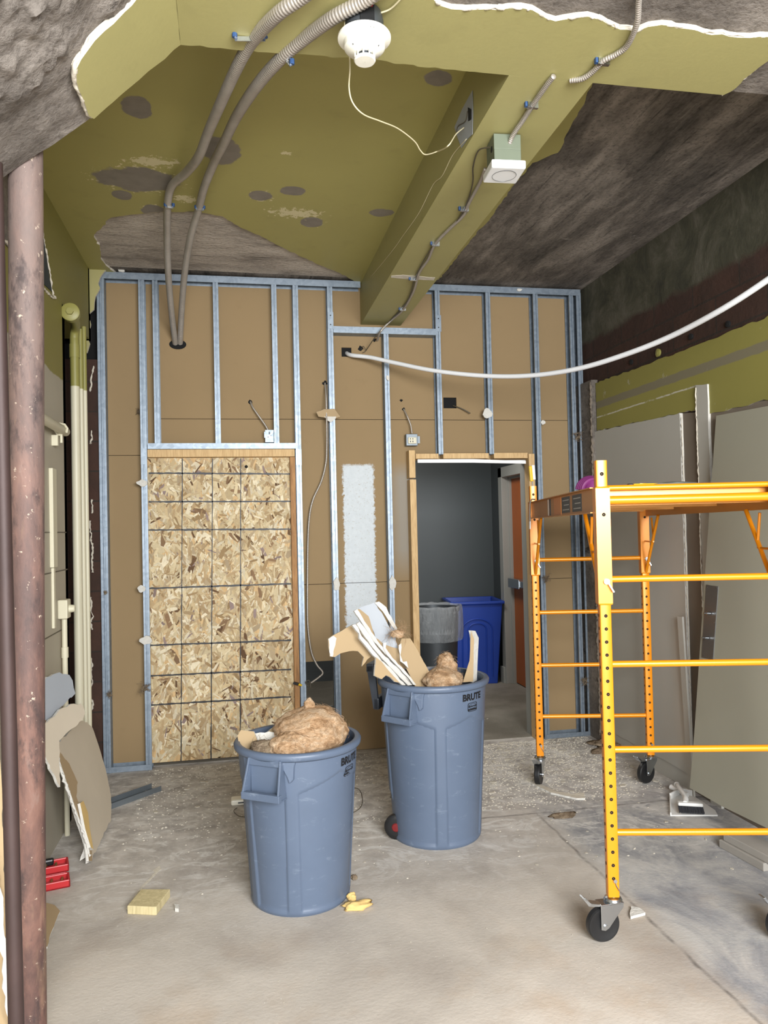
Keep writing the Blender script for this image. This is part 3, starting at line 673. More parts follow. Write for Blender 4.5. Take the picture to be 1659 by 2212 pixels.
# clips on the studs beside the beam header
for k, x in (('g', .676), ('i', 1.462)):
    bb = B(); bb.box((x - .02, YS - .004, 2.99), (x + .02, YS - .001, 3.11)); 
    for z in (3.02, 3.085): bb.box((x - .004, YS - .007, z - .004), (x + .004, YS - .004, z + .004), 1)
    bb.build('splice_plate', ['galv', 'black'], S[k])
for k, x, z in (('b', -.605, 2.09), ('f', .432, 2.08)):
    bb = B(); bb.box((x - .02, YS - .004, z - .05), (x + .02, YS - .001, z + .06)); bb.build('splice_plate', 'galv', S[k])
def track(name, label, x0, x1, z, up, hgt=.032, grp='galvanised tracks', wd=.09, cat='track'):
    """channel laid flat; up=+1 legs rise, -1 legs hang"""
    Mx = Matrix(((0, 0, 1, 0), (1, 0, 0, YS - .003), (0, 1, 0, z), (0, 0, 0, 1)))   # u->y, v->z, w->x
    line = [(0, up * hgt), (0, 0), (wd + .002, 0), (wd + .002, up * hgt)]
    bb = B(); bb.sheet(line, .0016, x0, x1, Mx); return tag(bb.build(name, 'galv'), label, cat, grp)
track('ceiling_track', 'galvanised track fixed to the ceiling left of the green beam', -.86, .895, 3.335, -1, .045)
track('ceiling_track', 'galvanised track fixed to the ceiling right of the green beam', 1.21, XR - .01, 3.335, -1, .045)
track('floor_track', 'galvanised floor track left of the chipboard panel', -.9, -.585, .003, 1, .035)
track('floor_track', 'galvanised floor track right of the doorway', 2.2, XR - .01, .003, 1, .03)
track('header_track', 'bright galvanised header track above the chipboard panel', -.58, .42, 2.145, 1, .038)
track('header_track', 'galvanised header track across the wall just below the green beam', .695, 1.445, 2.965, 1, .045)

# ------------------------------------------------------------------ lumber frames
def lumber(name, label, p, q, wx, wy, mat='lumber', cat='lumber', grp=None, jgd=0):
    bb = B(); bb.box(p, q); return tag(bb.build(name, mat, None, bevel=.002), label, cat, grp)
lumber('header_board', 'pale wooden header across the top of the chipboard panel', (-.583, 5.385, 2.09), (.405, YB - .001, 2.142), 0, 0)
lumber('jamb_board', 'reddish wooden jamb down the right edge of the chipboard panel', (.372, 5.39, .0), (.408, YB - .001, 2.088), 0, 0, 'lumber2')
def jamb(name, label, x0, x1, cuts, mat='lumber'):
    root = thing(name, label, 'lumber', (x0, YS, 0))
    for i, (z0, z1, dx) in enumerate(cuts):
        bb = B(); bb.box((x0 + dx, 5.375 + (.002 * i), z0 + .001), (x1 + dx, YB - .001, z1)); bb.build('board', mat, root, bevel=.002)
    return root
jamb('jamb_post', 'notched wooden post on the left of the doorway, nail heads showing', 1.222, 1.268, [(0, .64, .012), (.64, 1.92, .0), (1.93, 2.13, -.002)])
jamb('jamb_post', 'wooden post on the right of the doorway, behind the far scaffold leg', 2.125, 2.17, [(0, 2.10, 0)])
for i, (x0, x1, lb) in enumerate([(1.27, 1.44, 'first short wooden header piece above the doorway, at the left'), (1.475, 1.82, 'middle wooden header piece above the doorway'), (1.86, 2.12, 'right wooden header piece above the doorway')]):
    lumber('header_board', lb, (x0, 5.38 + .002 * i, 2.068), (x1, YB - .001, 2.105 + .002 * i), 0, 0, grp='doorway header pieces')
b = B(); b.prism([Vector((1.285, 5.385, 2.04)), Vector((1.7, 5.385, 2.038)), Vector((2.105, 5.385, 2.028)), Vector((2.105, 5.385, 2.048)), Vector((1.7, 5.385, 2.064)), Vector((1.285, 5.385, 2.064))], (0, .02, 0)); b.box((1.3, 5.379, 2.05), (2.1, 5.385, 2.054))
tag(b.build('trim_strip', 'white2'), 'thin white trim strip hanging under the doorway header', 'trim strip')

# ------------------------------------------------------------------ chipboard panel
yo = 5.435
b = B(); b.box((-.59, yo, .03), (.372, yo + .012, 2.089)); osb = b.build('chipboard_panel', 'lumber')
tag(osb, 'chipboard panel of coarse wood flakes with black marker grid, filling the left opening', 'panel')
q = random.Random(99); b = B(); b.col = []
pal = [(C('cbb48b'), 6), (C('d9c69f'), 7), (C('b99e76'), 4), (C('e8dabb'), 5), (C('a48860'), 1.8), (C('8c6e50'), .8), (C('bba685'), 3), (C('94807a'), .7), (C('6a4e34'), .8)]
tot = sum(w_ for _, w_ in pal)
def pick():
    u = q.uniform(0, tot)
    for c, w_ in pal:
        u -= w_
        if u <= 0: return c
    return pal[0][0]
NF = 4600
for i in range(NF):
    L = q.uniform(.035, .15); W = L * q.uniform(.09, .36); a = q.gauss(PI / 2, .75); cx_ = q.uniform(-.59, .372); cz_ = q.uniform(.03, 2.089)
    if i > NF * .55: L *= .6; W *= .5
    y = yo - .0002 - .0024 * i / NF; ca, sa = math.cos(a), math.sin(a); pts = []
    for (u, v) in ((-.5, -.35), (-.3, -.5), (.35, -.45), (.5, -.1), (.42, .4), (0, .5), (-.45, .38)):
        u = (u + q.uniform(-.06, .06)) * L; v = (v + q.uniform(-.12, .12)) * W
        pts.append((min(max(cx_ + u * ca - v * sa, -.589), .371), y, min(max(cz_ + u * sa + v * ca, .031), 2.088)))
    k = q.uniform(.82, 1.12); c = tuple(min(1, x * k) for x in pick()); low = max(0, min(1, (.55 - cz_) * 2.0 * (1 if cx_ > -.05 else .2)))
    c = tuple(x * (1 - .0 * low) for x in c)
    b.add(pts, [list(range(7))]); b.col.append(c)
t = NT('wood flake'); a_ = t.n.new('ShaderNodeVertexColor'); a_.layer_name = 'Col'
nz_ = t.noise(90, 5, .7); col = t.mix(.85, a_.outputs[0], t.mix(nz_, (.6, .6, .6), (1.0, 1.0, 1.0)), 'MULTIPLY')
col = t.mix(t.ramp(t.noise(28, 5, .75), [(.56, 0.), (.68, .55)]), col, C('8a6a42'))
M['flake'] = t.fin(col, .75, 0, nz_, .1, .002, .3)
b.build('wood_flakes', 'flake', osb)
b = B(); q = random.Random(3); ym = yo - .0036
def mark(p, r_, w_):
    P = at(*p, 'y', ym); Q = at(*r_, 'y', ym); n = 40; d = (Q - P) / n; s_ = Vector((-d.z, 0, d.x)).normalized(); pv = []
    for i in range(n + 1):
        c = P + d * i + s_ * q.uniform(-.0012, .0012); h = w_ * q.uniform(.6, 1.2) / 2; c.y = ym
        pv += [c + s_ * h, c - s_ * h]
    k = len(b.v); b.v += pv
    for i in range(n): b.f.append([k + 2 * i, k + 2 * i + 1, k + 2 * i + 3, k + 2 * i + 2]); b.mi.append(0)
for yl, yr in ((1022, 1024), (1084, 1083), (1145, 1143), (1271, 1261), (1394, 1383), (1460, 1446), (1523, 1505)): mark((321 if yl < 1300 else 325, yl), (629, yr), .012)
for xt, xb, yb in ((394, 391, 1644), (459, 456, 1641), (520, 519, 1638)): mark((xt, 990), (xb, yb), .0075)
b.build('marker_lines', 'ink', osb)
p = at(532, 1008, 'y', ym - .001); b = B(); b.lathe([(.011, 0), (.001, -.001)], 14, p, 0, Matrix.Rotation(PI / 2, 4, 'X')); b.build('knot_hole', 'blackhole', osb)
# ================================================================== CONDUITS, CABLES, BOXES
def P(px, py, y): return at(px, py, 'y', y)
def PZ(px, py, z): return at(px, py, 'z', z)
c1 = [PZ(720, -60, 3.02), PZ(655, -8, 3.02), PZ(600, 30, 3.02), P(545, 88, 2.33), P(512, 145, 2.5), P(478, 220, 2.78), P(450, 285, 3.1), P(428, 340, 3.4), P(400, 375, 3.7), P(371, 402, 3.92), P(362, 445, 4.12), P(361, 520, 4.5), P(364, 600, 4.85), P(371, 680, 5.2), P(379, 745, 5.49)]
c2 = [PZ(870, -60, 3.02), PZ(790, 0, 3.02), PZ(720, 38, 3.02), P(655, 85, 2.28), P(605, 128, 2.4), P(555, 185, 2.62), P(512, 250, 2.95), P(483, 310, 3.28), P(463, 350, 3.55), P(441, 405, 3.85), P(429, 452, 4.12), P(412, 510, 4.42), P(400, 580, 4.78), P(393, 660, 5.15), P(389, 745, 5.49)]
for i, (c, lb) in enumerate([(c1, 'left of the two flexible metal conduits curving down the ceiling into the back wall'), (c2, 'right of the two flexible metal conduits, passing beside the smoke detector')]):
    b = B(); corr(b, cr(c, 10), .0185, .011, 12, 0, .09)
    o = b.build('flexible_conduit', 'flex', None, True, 180); tag(o, lb, 'conduit', 'flexible metal conduits')
def strap(px, py, y, dx, dz, par, ang=0):
    p = P(px, py, y); root = thing('conduit_strap', par, 'strap', p)
    b = B(); b.bar(p + Vector((-dx, 0, -dz)), p + Vector((dx, 0, dz)), .014, .003, 0, (0, 1, 0)); b.build('strap_band', 'steel', root)
    for s_ in (-1, 1):
        b = B(); c = p + Vector((s_ * dx, -.006, s_ * dz)); b.tube([c, c + Vector((0, -.002, .016))], .008, 8); b.build('wall_plug', 'blueplug', root, True)
strap(540, 84, 2.30, .045, .004, 'small strap with blue plugs holding the left flexible conduit to the green soffit')
strap(609, 116, 2.37, .03, -.035, 'small strap with blue plugs holding the right flexible conduit at the soffit edge')
strap(366, 447, 4.09, .02, .0, 'small dark strap on the left flexible conduit halfway along the ceiling')
strap(432, 452, 4.09, .02, .0, 'small dark strap on the right flexible conduit halfway along the ceiling')

def cable(name, label, pts, r, mat, cat='cable', ridge=0, sub=8, par=None, n=8):
    b = B(); c = cr(pts, sub)
    if ridge: corr(b, c, r, ridge, n, 0, .14)
    else: b.tube(c, r, n)
    o = b.build(name, mat, par, True, 180)
    if par is None: tag(o, label, cat)
    return o
zt = 3.038
cable('armoured_cable', 'armoured cable curving down over the torn plaster edge to the end of the green soffit', [PZ(1388, -60, 3.055), PZ(1380, 0, 3.052), PZ(1376, 50, zt), PZ(1355, 98, zt), PZ(1330, 118, zt), PZ(1303, 132, zt), PZ(1280, 155, zt), PZ(1258, 170, zt), PZ(1232, 174, zt + .01)], .0085, 'flex', ridge=.008)
cable('armoured_cable', 'armoured cable on the green beam between the soffit and the boxed alarm', [PZ(1196, 165, zt), PZ(1180, 185, zt), PZ(1150, 228, zt), PZ(1128, 262, zt), PZ(1108, 292, zt - .01), PZ(1100, 312, 3.01)], .0085, 'flex', ridge=.008)
cable('armoured_cable', 'armoured cable running down the green beam from the alarm box to the back wall', [PZ(1048, 365, 3.02), PZ(1036, 395, zt), PZ(1012, 440, zt), PZ(1001, 465, zt), PZ(965, 500, zt), PZ(938, 530, zt), PZ(925, 560, zt), PZ(905, 590, zt), PZ(893, 630, zt), PZ(870, 670, zt), PZ(845, 692, zt), P(822, 716, 5.30), P(815, 735, 5.45)], .007, 'flex', ridge=.008)
cable('thin_cable', 'thin dark cable strapped beside the armoured cable on the beam', [PZ(1060, 318, 3.02), PZ(1034, 325, zt), PZ(1022, 360, zt), PZ(1021, 395, zt), PZ(1008, 440, zt), PZ(985, 480, zt), PZ(945, 520, zt), PZ(920, 555, zt), PZ(897, 600, zt), PZ(880, 650, zt), PZ(845, 690, zt), P(815, 722, 5.3), P(790, 758, 5.46)], .003, 'wiredark')
for px, py in [(1003, 452), (941, 527), (893, 603), (1150, 228), (1303, 134), (870, 668)]:
    p = PZ(px, py, zt + .002); bb = B(); bb.bar(p + Vector((-.02, 0, 0)), p + Vector((.02, 0, 0)), .012, .02); bb.box(tuple(p + Vector((-.028, -.006, -.006))), tuple(p + Vector((-.018, .006, .01))), 1)
    tag(bb.build('cable_clip', ['steel', 'blueplug']), {1003: 'small metal clip on the beam cable just below the boxed alarm', 941: 'small metal clip on the beam cable about halfway between alarm and wall', 893: 'small metal clip on the beam cable beside the white plaster scar', 1150: 'small metal clip on the beam cable above the boxed alarm', 1303: 'small metal clip on the armoured cable crossing the near green soffit', 870: 'small metal clip on the beam cable nearest the back wall'}[px], 'clip', 'cable clips on the overhead plaster')
# corrosion-yellow label around the cable
# alarm on its box under the beam
ac = PZ(1088, 338, 2.985)
root = thing('boxed_alarm', 'white square alarm with round face on an open grey metal box under the beam', 'alarm', (ac.x, ac.y, 2.93), -.06)
b = B(); w_ = .052
for a, c in (((-w_, -w_, .055), (w_, w_, .058)), ((-w_, -w_, 0.01), (-w_ + .002, w_, .057)), ((w_ - .002, -w_, .01), (w_, w_, .057)), ((-w_, -w_, .01), (w_, -w_ + .002, .057)), ((-w_, w_ - .002, .01), (w_, w_, .057))): b.box(a, c)
b.box((-w_, -w_, .058), (w_, w_, .115)); b.build('metal_box', 'boxgreen', root, local=True, bevel=.002)
b = B(); b.lathe([(.012, 0), (.001, .001)], 14, (-w_ - .001, -.02, .07), 0, Matrix.Rotation(-PI / 2, 4, 'Y')); b.build('knockout', 'blackhole', root, local=True)
b = B(); b.box((-.066, -.066, -.02), (.066, .066, .012)); cv = b.build('cover', 'white2', root, local=True, bevel=.005)
b = B(); b.lathe([(.045, -.0203), (.0455, -.0215), (.0465, -.0203)], 40); b.build('ring', 'greyblack', cv, True, local=True)

# smoke detector hanging under the soffit
dc = PZ(787, 82, 2.975)
root = thing('smoke_detector', 'round ivory smoke detector hanging from a dark ceiling box with wires', 'smoke detector', tuple(dc))
b = B(); b.lathe([(.055, .0), (.056, .045), (.05, .07), (.001, .07)], 28); b.build('ceiling_box', 'greyblack', root, True, local=True)
b = B(); b.box((-.02, -.058, .004), (.02, -.05, .06)); b.build('box_slot', 'blackhole', root, local=True)
b = B(); b.lathe([(.001, .004), (.074, .004), (.0765, 0), (.076, -.005), (.058, -.012), (.057, -.014)], 48); b.build('mounting_plate', 'white', root, True, local=True)
b = B(); b.lathe([(.059, -.010), (.0585, -.03), (.053, -.036), (.038, -.043), (.031, -.047), (.03, -.0475), (.001, -.0475)], 48); hd = b.build('housing', 'white', root, True, 30, local=True)
b = B()
for k in range(10):
    a = 2 * PI * k / 10; b.bar((.028 * math.cos(a), .028 * math.sin(a), -.046), (.028 * math.cos(a), .028 * math.sin(a), -.062), .007, .004)
b.lathe([(.02, -.046), (.02, -.062)], 20, mi=1); b.build('vent_ribs', ['white', 'candark'], root, local=True)
b = B(); b.lathe([(.001, -.061), (.0305, -.061), (.031, -.066), (.028, -.0695), (.001, -.070)], 36); b.build('sensor_cap', 'white', root, True, local=True)
b = B()
for a in (-2.5, -.75): b = B(); b.lathe([(.003, -.0365), (.001, -.0405)], 8, (.047 * math.cos(a), .047 * math.sin(a), 0)); b.build('indicator', 'candark', root, True, local=True)
def text(s, size, off=0.0, ext=0.0):
    c = bpy.data.curves.new('t', 'FONT'); c.body = s; c.size = size; c.align_x = 'CENTER'; c.align_y = 'CENTER'; c.offset = off; c.extrude = ext; c.resolution_u = 3
    o = bpy.data.objects.new('t', c); COL.objects.link(o); dg = bpy.context.evaluated_depsgraph_get()
    me = bpy.data.meshes.new_from_object(o.evaluated_get(dg)); bpy.data.objects.remove(o)
    r = [v.co.copy() for v in me.vertices], [list(p.vertices) for p in me.polygons]; bpy.data.meshes.remove(me); return r
tv, tf = text('C1', .011)
b = B(); b.add([Vector((p.x + .012, -.067 + p.y * .9, -.0098)) for p in tv], tf); b.build('pencil_mark', 'greyblack', root, local=True)
d0 = dc
cable('red_cable', 'red cable coming down into the smoke detector box', [d0 + Vector((.045, -.14, .072)), PZ(808, 2, 3.03), P(795, 30, 2.12), P(786, 45, 2.13), d0 + Vector((-.006, -.055, .03))], .0035, 'wirered')
cable('white_cable', 'ivory cable coming down beside the red one into the smoke detector box', [PZ(875, -12, 3.04), P(845, 18, 2.10), P(822, 28, 2.12), P(803, 36, 2.14), d0 + Vector((.006, -.056, .03))], .0025, 'wirewhite')
wx = at(1003, 275, 'x', bl - .004)
cable('white_cable', 'long thin ivory cable drooping from the smoke detector to the patch on the beam', [P(790, 26, 2.14), P(765, 24, 2.14), P(750, 34, 2.14), P(745, 60, 2.15), P(754, 110, 2.28), P(756, 150, 2.3), P(754, 190, 2.33), P(762, 222, 2.36), P(785, 247, 2.4), P(822, 262, 2.5), P(860, 278, 2.62), P(895, 305, 2.74), P(908, 325, 2.8), P(920, 334, 2.84), P(945, 327, 2.92), P(968, 315, wx.y - .2), P(985, 290, wx.y - .05), wx], .0024, 'wirewhite')
cable('thin_cable', 'very thin cable tacked along the side of the green beam', [at(x, y, 'x', bl - .003) for x, y in [(1008, 300), (978, 335), (955, 380), (935, 400), (905, 460), (870, 510), (845, 545), (800, 600)]], .0016, 'wirewhite')
cable('patch_wire', 'dark wire looped on the torn patch of the beam', [at(x, y, 'x', bl - .006) for x, y in [(1010, 240), (1005, 262), (990, 272), (986, 285)]], .0018, 'wiredark')

# white plastic tube sagging across
cable('plastic_tube', 'long white plastic tube sagging from a hole in the back wall toward the right', [P(745, 760, 5.55), P(758, 767, 5.42), P(800, 772, 5.32), P(850, 783, 5.2), P(940, 801, 4.98), P(1050, 812, 4.72), P(1150, 811, 4.45), P(1250, 796, 4.15), P(1350, 766, 3.85), P(1450, 726, 3.55), P(1560, 668, 3.2), P(1659, 604, 2.95), P(1740, 545, 2.75)], .0145, 'pex', 'tube', n=14)

# electrical boxes and cables on the back wall
def wallbox(px, py, label, w=.05, h=.062, mat='galv', y=5.40, face=None):
    p = P(px, py, y); root = thing('junction_box', label, 'junction box', tuple(p))
    b = B(); b.box((-w / 2, 0, -h / 2), (w / 2, .045, h / 2)); b.build('box_body', mat, root, local=True, bevel=.003)
    b = B()
    if face: 
        b.box((-w * .36, -.014, -h * .34), (w * .36, 0, h * .2)); b.build('receptacle', face, root, local=True, bevel=.003)
        b = B(); b.box((-.018, -.016, -.02), (-.012, -.0135, -.008)); b.box((.0, -.016, -.02), (.006, -.0135, -.008)); b.box((-.018, -.016, 0.0), (-.012, -.0135, .01)); b.box((.0, -.016, 0), (.006, -.0135, .01)); b.build('slots', 'candark', root, local=True)
        b = B(); b.box((w / 2, .0, -h * .3), (w / 2 + .016, .003, h * .3)); b.build('mounting_ear', mat, root, local=True)
    else:
        b.box((-w * .5, -.002, -h * .5), (w * .5, .0, h * .5)); b.box((-w * .62, -.003, -.012), (-w * .5, .001, .03)); b.build('cover_plate', 'galv', root, local=True)
        b = B(); b.box((-.004, -.004, .012), (.004, -.001, .03)); b.box((-.012, -.004, -.01), (-.006, -.001, -.004)); b.box((.008, -.004, .0), (.012, -.001, .006)); b.build('slots', 'candark', root, local=True)
    return root
wallbox(582, 942, 'small bright open switch box above the chipboard panel beside a stud', .058, .085)
wallbox(890, 950, 'grey box with a beige outlet hanging on the wall left of the doorway header', .085, .085, 'galv_dark', 5.40, 'cream')
cable('armoured_cable', 'short armoured cable from a hole in the wall to the bright switch box', [P(541, 868, 5.47), P(546, 880, 5.44), P(560, 900, 5.42), P(574, 920, 5.42), P(580, 932, 5.42)], .006, 'flex', ridge=.008)
cable('armoured_cable', 'short armoured cable from a hole in the wall to the box with the beige outlet', [P(872, 884, 5.47), P(880, 900, 5.42), P(887, 918, 5.42), P(890, 936, 5.42)], .0055, 'flex', ridge=.008)
cable('cable_stub', 'thin cable stub poking from the black square hole above the doorway', [P(978, 876, 5.475), P(990, 880, 5.45), P(1000, 884, 5.44), P(1016, 893, 5.43)], .004, 'wiredark')
cable('armoured_cable', 'long armoured cable hanging down the wall from behind a torn gypsum scrap', [P(702, 828, 5.47), P(704, 850, 5.40), P(705, 885, 5.37), P(706, 930, 5.37), P(706, 960, 5.40), P(704, 1000, 5.42), P(694, 1040, 5.43), P(676, 1080, 5.43), P(668, 1120, 5.43), P(665, 1180, 5.43), P(664, 1280, 5.43), P(665, 1350, 5.43), P(672, 1405, 5.43), P(684, 1435, 5.41), P(697, 1452, 5.38), P(690, 1462, 5.37), P(672, 1475, 5.36)], .0065, 'flex', ridge=.008)
cable('loose_wires', 'bare twisted wire ends at the bottom of the hanging armoured cable', [P(674, 1473, 5.36), P(666, 1482, 5.35), P(660, 1474, 5.35), P(668, 1470, 5.35), P(671, 1485, 5.34), P(664, 1490, 5.35)], .003, 'wiredark')
root = thing('wire_connector', 'black and yellow wire connector sticking out beside the wooden jamb', 'wire connector', tuple(P(645, 1478, 5.37)))
b = B(); b.bar(P(634, 1475, 5.37), P(645, 1478, 5.36), .022, .016); b.build('black_tip', 'black', root, bevel=.002)
b = B(); b.tube([P(645, 1478, 5.36), P(652, 1481, 5.36)], [.009, .006], 8); b.build('yellow_cap', 'toolyellow', root, True)
cable('hole_wire', 'thin wires sticking from a chipped hole under the beam end', [P(779, 755, 5.465), P(785, 748, 5.44), P(790, 758, 5.44), P(783, 762, 5.45)], .002, 'wiredark')
# chipped hole marks with a rim of torn paper
for px, py, r in [(779, 752, .016), (541, 868, .013), (702, 828, .014), (872, 884, .010), (867, 865, .009), (809, 735, .012)]:
    p = P(px, py, YB - .0012); bb = B(); q = random.Random(px); o_ = [p + Vector((math.cos(a) * r * q.uniform(.7, 1.5), 0, math.sin(a) * r * q.uniform(.7, 1.5))) for a in [k * PI / 7 for k in range(14)]]
    bb.prism(o_, (0, .0008, 0)); bb.build('chipped_hole', 'blackhole', wb)

# ------------------------------------------------------------------ scraps of gypsum still screwed to the studs
def scrap(px, py, w, h, label, seed, y=5.368, tilt=0, tail=True):
    q = random.Random(seed); p = P(px, py, y); n = 11; root_pts = []
    for k in range(n):
        a = 2 * PI * k / n + tilt; root_pts.append(p + Vector((math.cos(a) * w / 2 * q.uniform(.65, 1.15), 0, math.sin(a) * h / 2 * q.uniform(.65, 1.15))))
    bb = B(); bb.prism(flat(jag(root_pts, .003, .012, seed), (0, 1, 0), p), (0, .011, 0), 0, 1, 0)
    return tag(bb.build('gypsum_scrap', ['gypsum', 'paper']), label, 'gypsum scrap', 'gypsum scraps left on the studs')
scrap(716, 898, .10, .085, 'large torn white gypsum scrap on the stud where the armoured cable hangs', 1)
slab('paper_scrap', [(683, 890), (700, 884), (722, 883), (735, 900), (722, 905), (700, 902), (688, 900)], (.65, 5.36, 2.4), (0, 1, .25), .010, ['paper', 'gypsum', 'gypsum'], None, .002, .02, 2)
bpy.data.objects['paper_scrap']['label'] = 'brown torn paper flap behind the large gypsum scrap on the stud'; bpy.data.objects['paper_scrap']['category'] = 'paper scrap'
scrap(308, 1043, .075, .05, 'folded gypsum scrap on the stud left of the chipboard, topmost of three', 3)
scrap(306, 1272, .065, .05, 'small gypsum scrap on the stud left of the chipboard, middle of three', 4)
scrap(315, 1384, .08, .06, 'curled gypsum scrap on the stud left of the chipboard, lowest of three', 5, 5.36, .4)
scrap(1053, 893, .075, .08, 'white gypsum scrap on the short stud above the middle of the doorway', 6)
scrap(1173, 912, .045, .035, 'tiny white gypsum scrap on the stud right of the doorway', 7)
scrap(838, 816, .03, .045, 'triangular white gypsum scrap high on the stud under the green beam', 8)
scrap(727, 1263, .05, .11, 'upright gypsum scrap on the stud left of the white painted patch', 9, 5.365, .5)
scrap(848, 1260, .055, .11, 'upright gypsum scrap on the stud right of the white painted patch', 10, 5.365, .5)
scrap(1122, 626, .05, .02, 'white plaster crumb on the ceiling track right of the beam', 11, 5.365)
scrap(262, 583, .05, .03, 'pale plaster crumb on the ceiling track near the left corner', 13, 5.365)
def tuft(px, py, r, label, seed, y=5.36, mat='insul2', n=34):
    q = random.Random(seed); p = P(px, py, y); bb = B()
    for i in range(n):
        d = Vector((q.uniform(-1, 1), q.uniform(-.4, .1), q.uniform(-1, 1))).normalized() * r * q.uniform(.3, .9); s_ = p + Vector((q.uniform(-.3, .3), 0, q.uniform(-.4, .4))) * r
        m = s_ + d * .5 + Vector((q.uniform(-.3, .3), q.uniform(-.3, .0), q.uniform(-.3, .3))) * r
        bb.tube(cr([s_, m, s_ + d], 3), [.0018, .0016, .0014, .0012, .001, .0008, .0005], 4)
    return tag(bb.build('insulation_tuft', mat, None, True, 180), label, 'insulation tuft', 'insulation tufts on the framing')
tuft(1247, 940, .055, 'brown insulation tuft high on the studs in the right corner', 1, 5.36)
tuft(1180, 1250, .05, 'grey insulation tuft on the stud right of the doorway', 2, 5.36)
tuft(1262, 1472, .05, 'insulation tuft low on the studs in the right corner', 3, 5.36)
tuft(312, 1485, .055, 'insulation tuft hanging low on the stud left of the chipboard', 4)
tuft(236, 1500, .03, 'small insulation tuft low on the left corner stud', 5)
tuft(228, 1280, .018, 'tiny insulation wad halfway up the left corner stud', 6)
tuft(300, 890, .03, 'small dark tuft beside the stud above the chipboard corner', 7, 5.44)
# ================================================================== LEFT SIDE
root = thing('steel_pipe_column', 'rusty round steel pipe column standing in the left foreground', 'column', (-.607, 2.43, 0))
pc = [(-.572, 2.3)]; zt_ = 2.76
b = B(); b.tube([(-.621, 2.43, 0), (-.618, 2.43, .6), (-.611, 2.43, 1.4), (-.602, 2.43, 2.2), (-.594, 2.43, 3.345)], .0485, 36); b.build('column_shaft', 'rust', root, True)
b = B(); b.box((-.70, 2.35, 0), (-.545, 2.51, .012)); b.build('base_plate', 'rust', root, bevel=.002)
# darker leaning bar behind the column's left
Yd = 1.9
pa = P(-6, 560, Yd); pb = P(38, 2330, Yd)
b = B(); b.tube([pb + (pb - pa) * .12, pb, (pa + pb) / 2, pa, pa + (pa - pb) * .12], .017, 20)
o = b.build('steel_bar', 'rustdark', None, True); tag(o, 'dark rusty steel bar leaning at the extreme left of the photo', 'steel bar')
zmin = min(v.co.z for v in o.data.vertices)
o.location.z = 0
for v in o.data.vertices:
    if v.co.z < 0.0: v.co.z = 0.0
sh = [(-60, 1560), (-2, 1590), (4, 1700), (12, 1900), (20, 2060), (27, 2140), (28, 2212), (25, 2300), (-60, 2300)]
o = slab('drywall_sheet', sh, (-.6, 2.05, .4), (.35, -1, .12), .013, ['paper', 'paper', 'gypsum'], None, .004, .03, 3)
tag(o, 'brown backed drywall piece leaning at the far left edge behind the dark bar', 'drywall piece')
o = slab('gypsum_edge', [(-30, 1830), (0, 1895), (8, 1975), (18, 2080), (27, 2150), (26, 2220), (14, 2190), (2, 2060), (-30, 1980)], (-.6, 2.0, .3), (.35, -1, .12), .012, ['gypsum', 'gypsum', 'gypsum'], None, .004, .02, 4)
tag(o, 'crumbling white gypsum piece at the bottom left corner of the photo', 'gypsum piece')

# pipes in the recess
def pipe(name, label, pts, r, zsplit, par=None, n=18, cat='pipe'):
    root = thing(name, label, cat, tuple(pts[0]))
    low = [p for p in pts if p.z <= zsplit]; lo = B(); lo.tube([Vector((pts[0].x, pts[0].y, 0)), Vector((pts[0].x, pts[0].y, zsplit))], r, n); lo.build('cream_length', 'cream', root, True)
    up = B(); up.tube(cr([Vector((pts[0].x, pts[0].y, zsplit))] + [p for p in pts if p.z > zsplit], 6), r, n); up.build('green_length', 'pipegreen', root, True); return root
x1 = P(163, 900, 4.85).x; x2 = P(175, 900, 4.92).x; x3 = P(183, 900, 4.98).x
zs = P(170, 835, 4.85).z
yp1 = 4.85
z_el = P(160, 712, yp1).z
r1 = pipe('riser_pipe', 'thickest painted riser pipe in the left recess, turning into a cap at the top', [Vector((x1, yp1, 0)), Vector((x1, yp1, z_el - .10)), Vector((x1, yp1, z_el - .04)), Vector((x1 + .012, yp1 - .03, z_el)), Vector((x1 + .03, yp1 - .12, z_el + .01)), Vector((XL + .04, 4.56, z_el + .01))], .026, zs)
pe = Vector((XL + .04, 4.55, z_el + .01))
b = B(); dd = Vector((.05, -1, 0)).normalized(); b.tube([pe - dd * .02, pe, pe + dd * .005, pe + dd * .05, pe + dd * .055], [.036, .038, .05, .05, .04], 24); b.tube([pe + dd * .055, pe + dd * .07], .02, 6); b.build('cleanout_cap', 'pipegreen', r1, True)
b = B(); b.tube([Vector((x1, yp1, z_el - .17)), Vector((x1, yp1, z_el - .09))], .030, 20); b.build('coupling', 'pipegreen', r1, True)
for x, y, lb, zz, r in ((x2, 4.93, 'thin painted riser pipe in the left recess, middle of three', 2.83, .0145), (x3, 4.99, 'thin painted riser pipe in the left recess, nearest the brick', 2.86, .0145)):
    pipe('riser_pipe', lb, [Vector((x, y, 0)), Vector((x, y, zz))], r, zs)
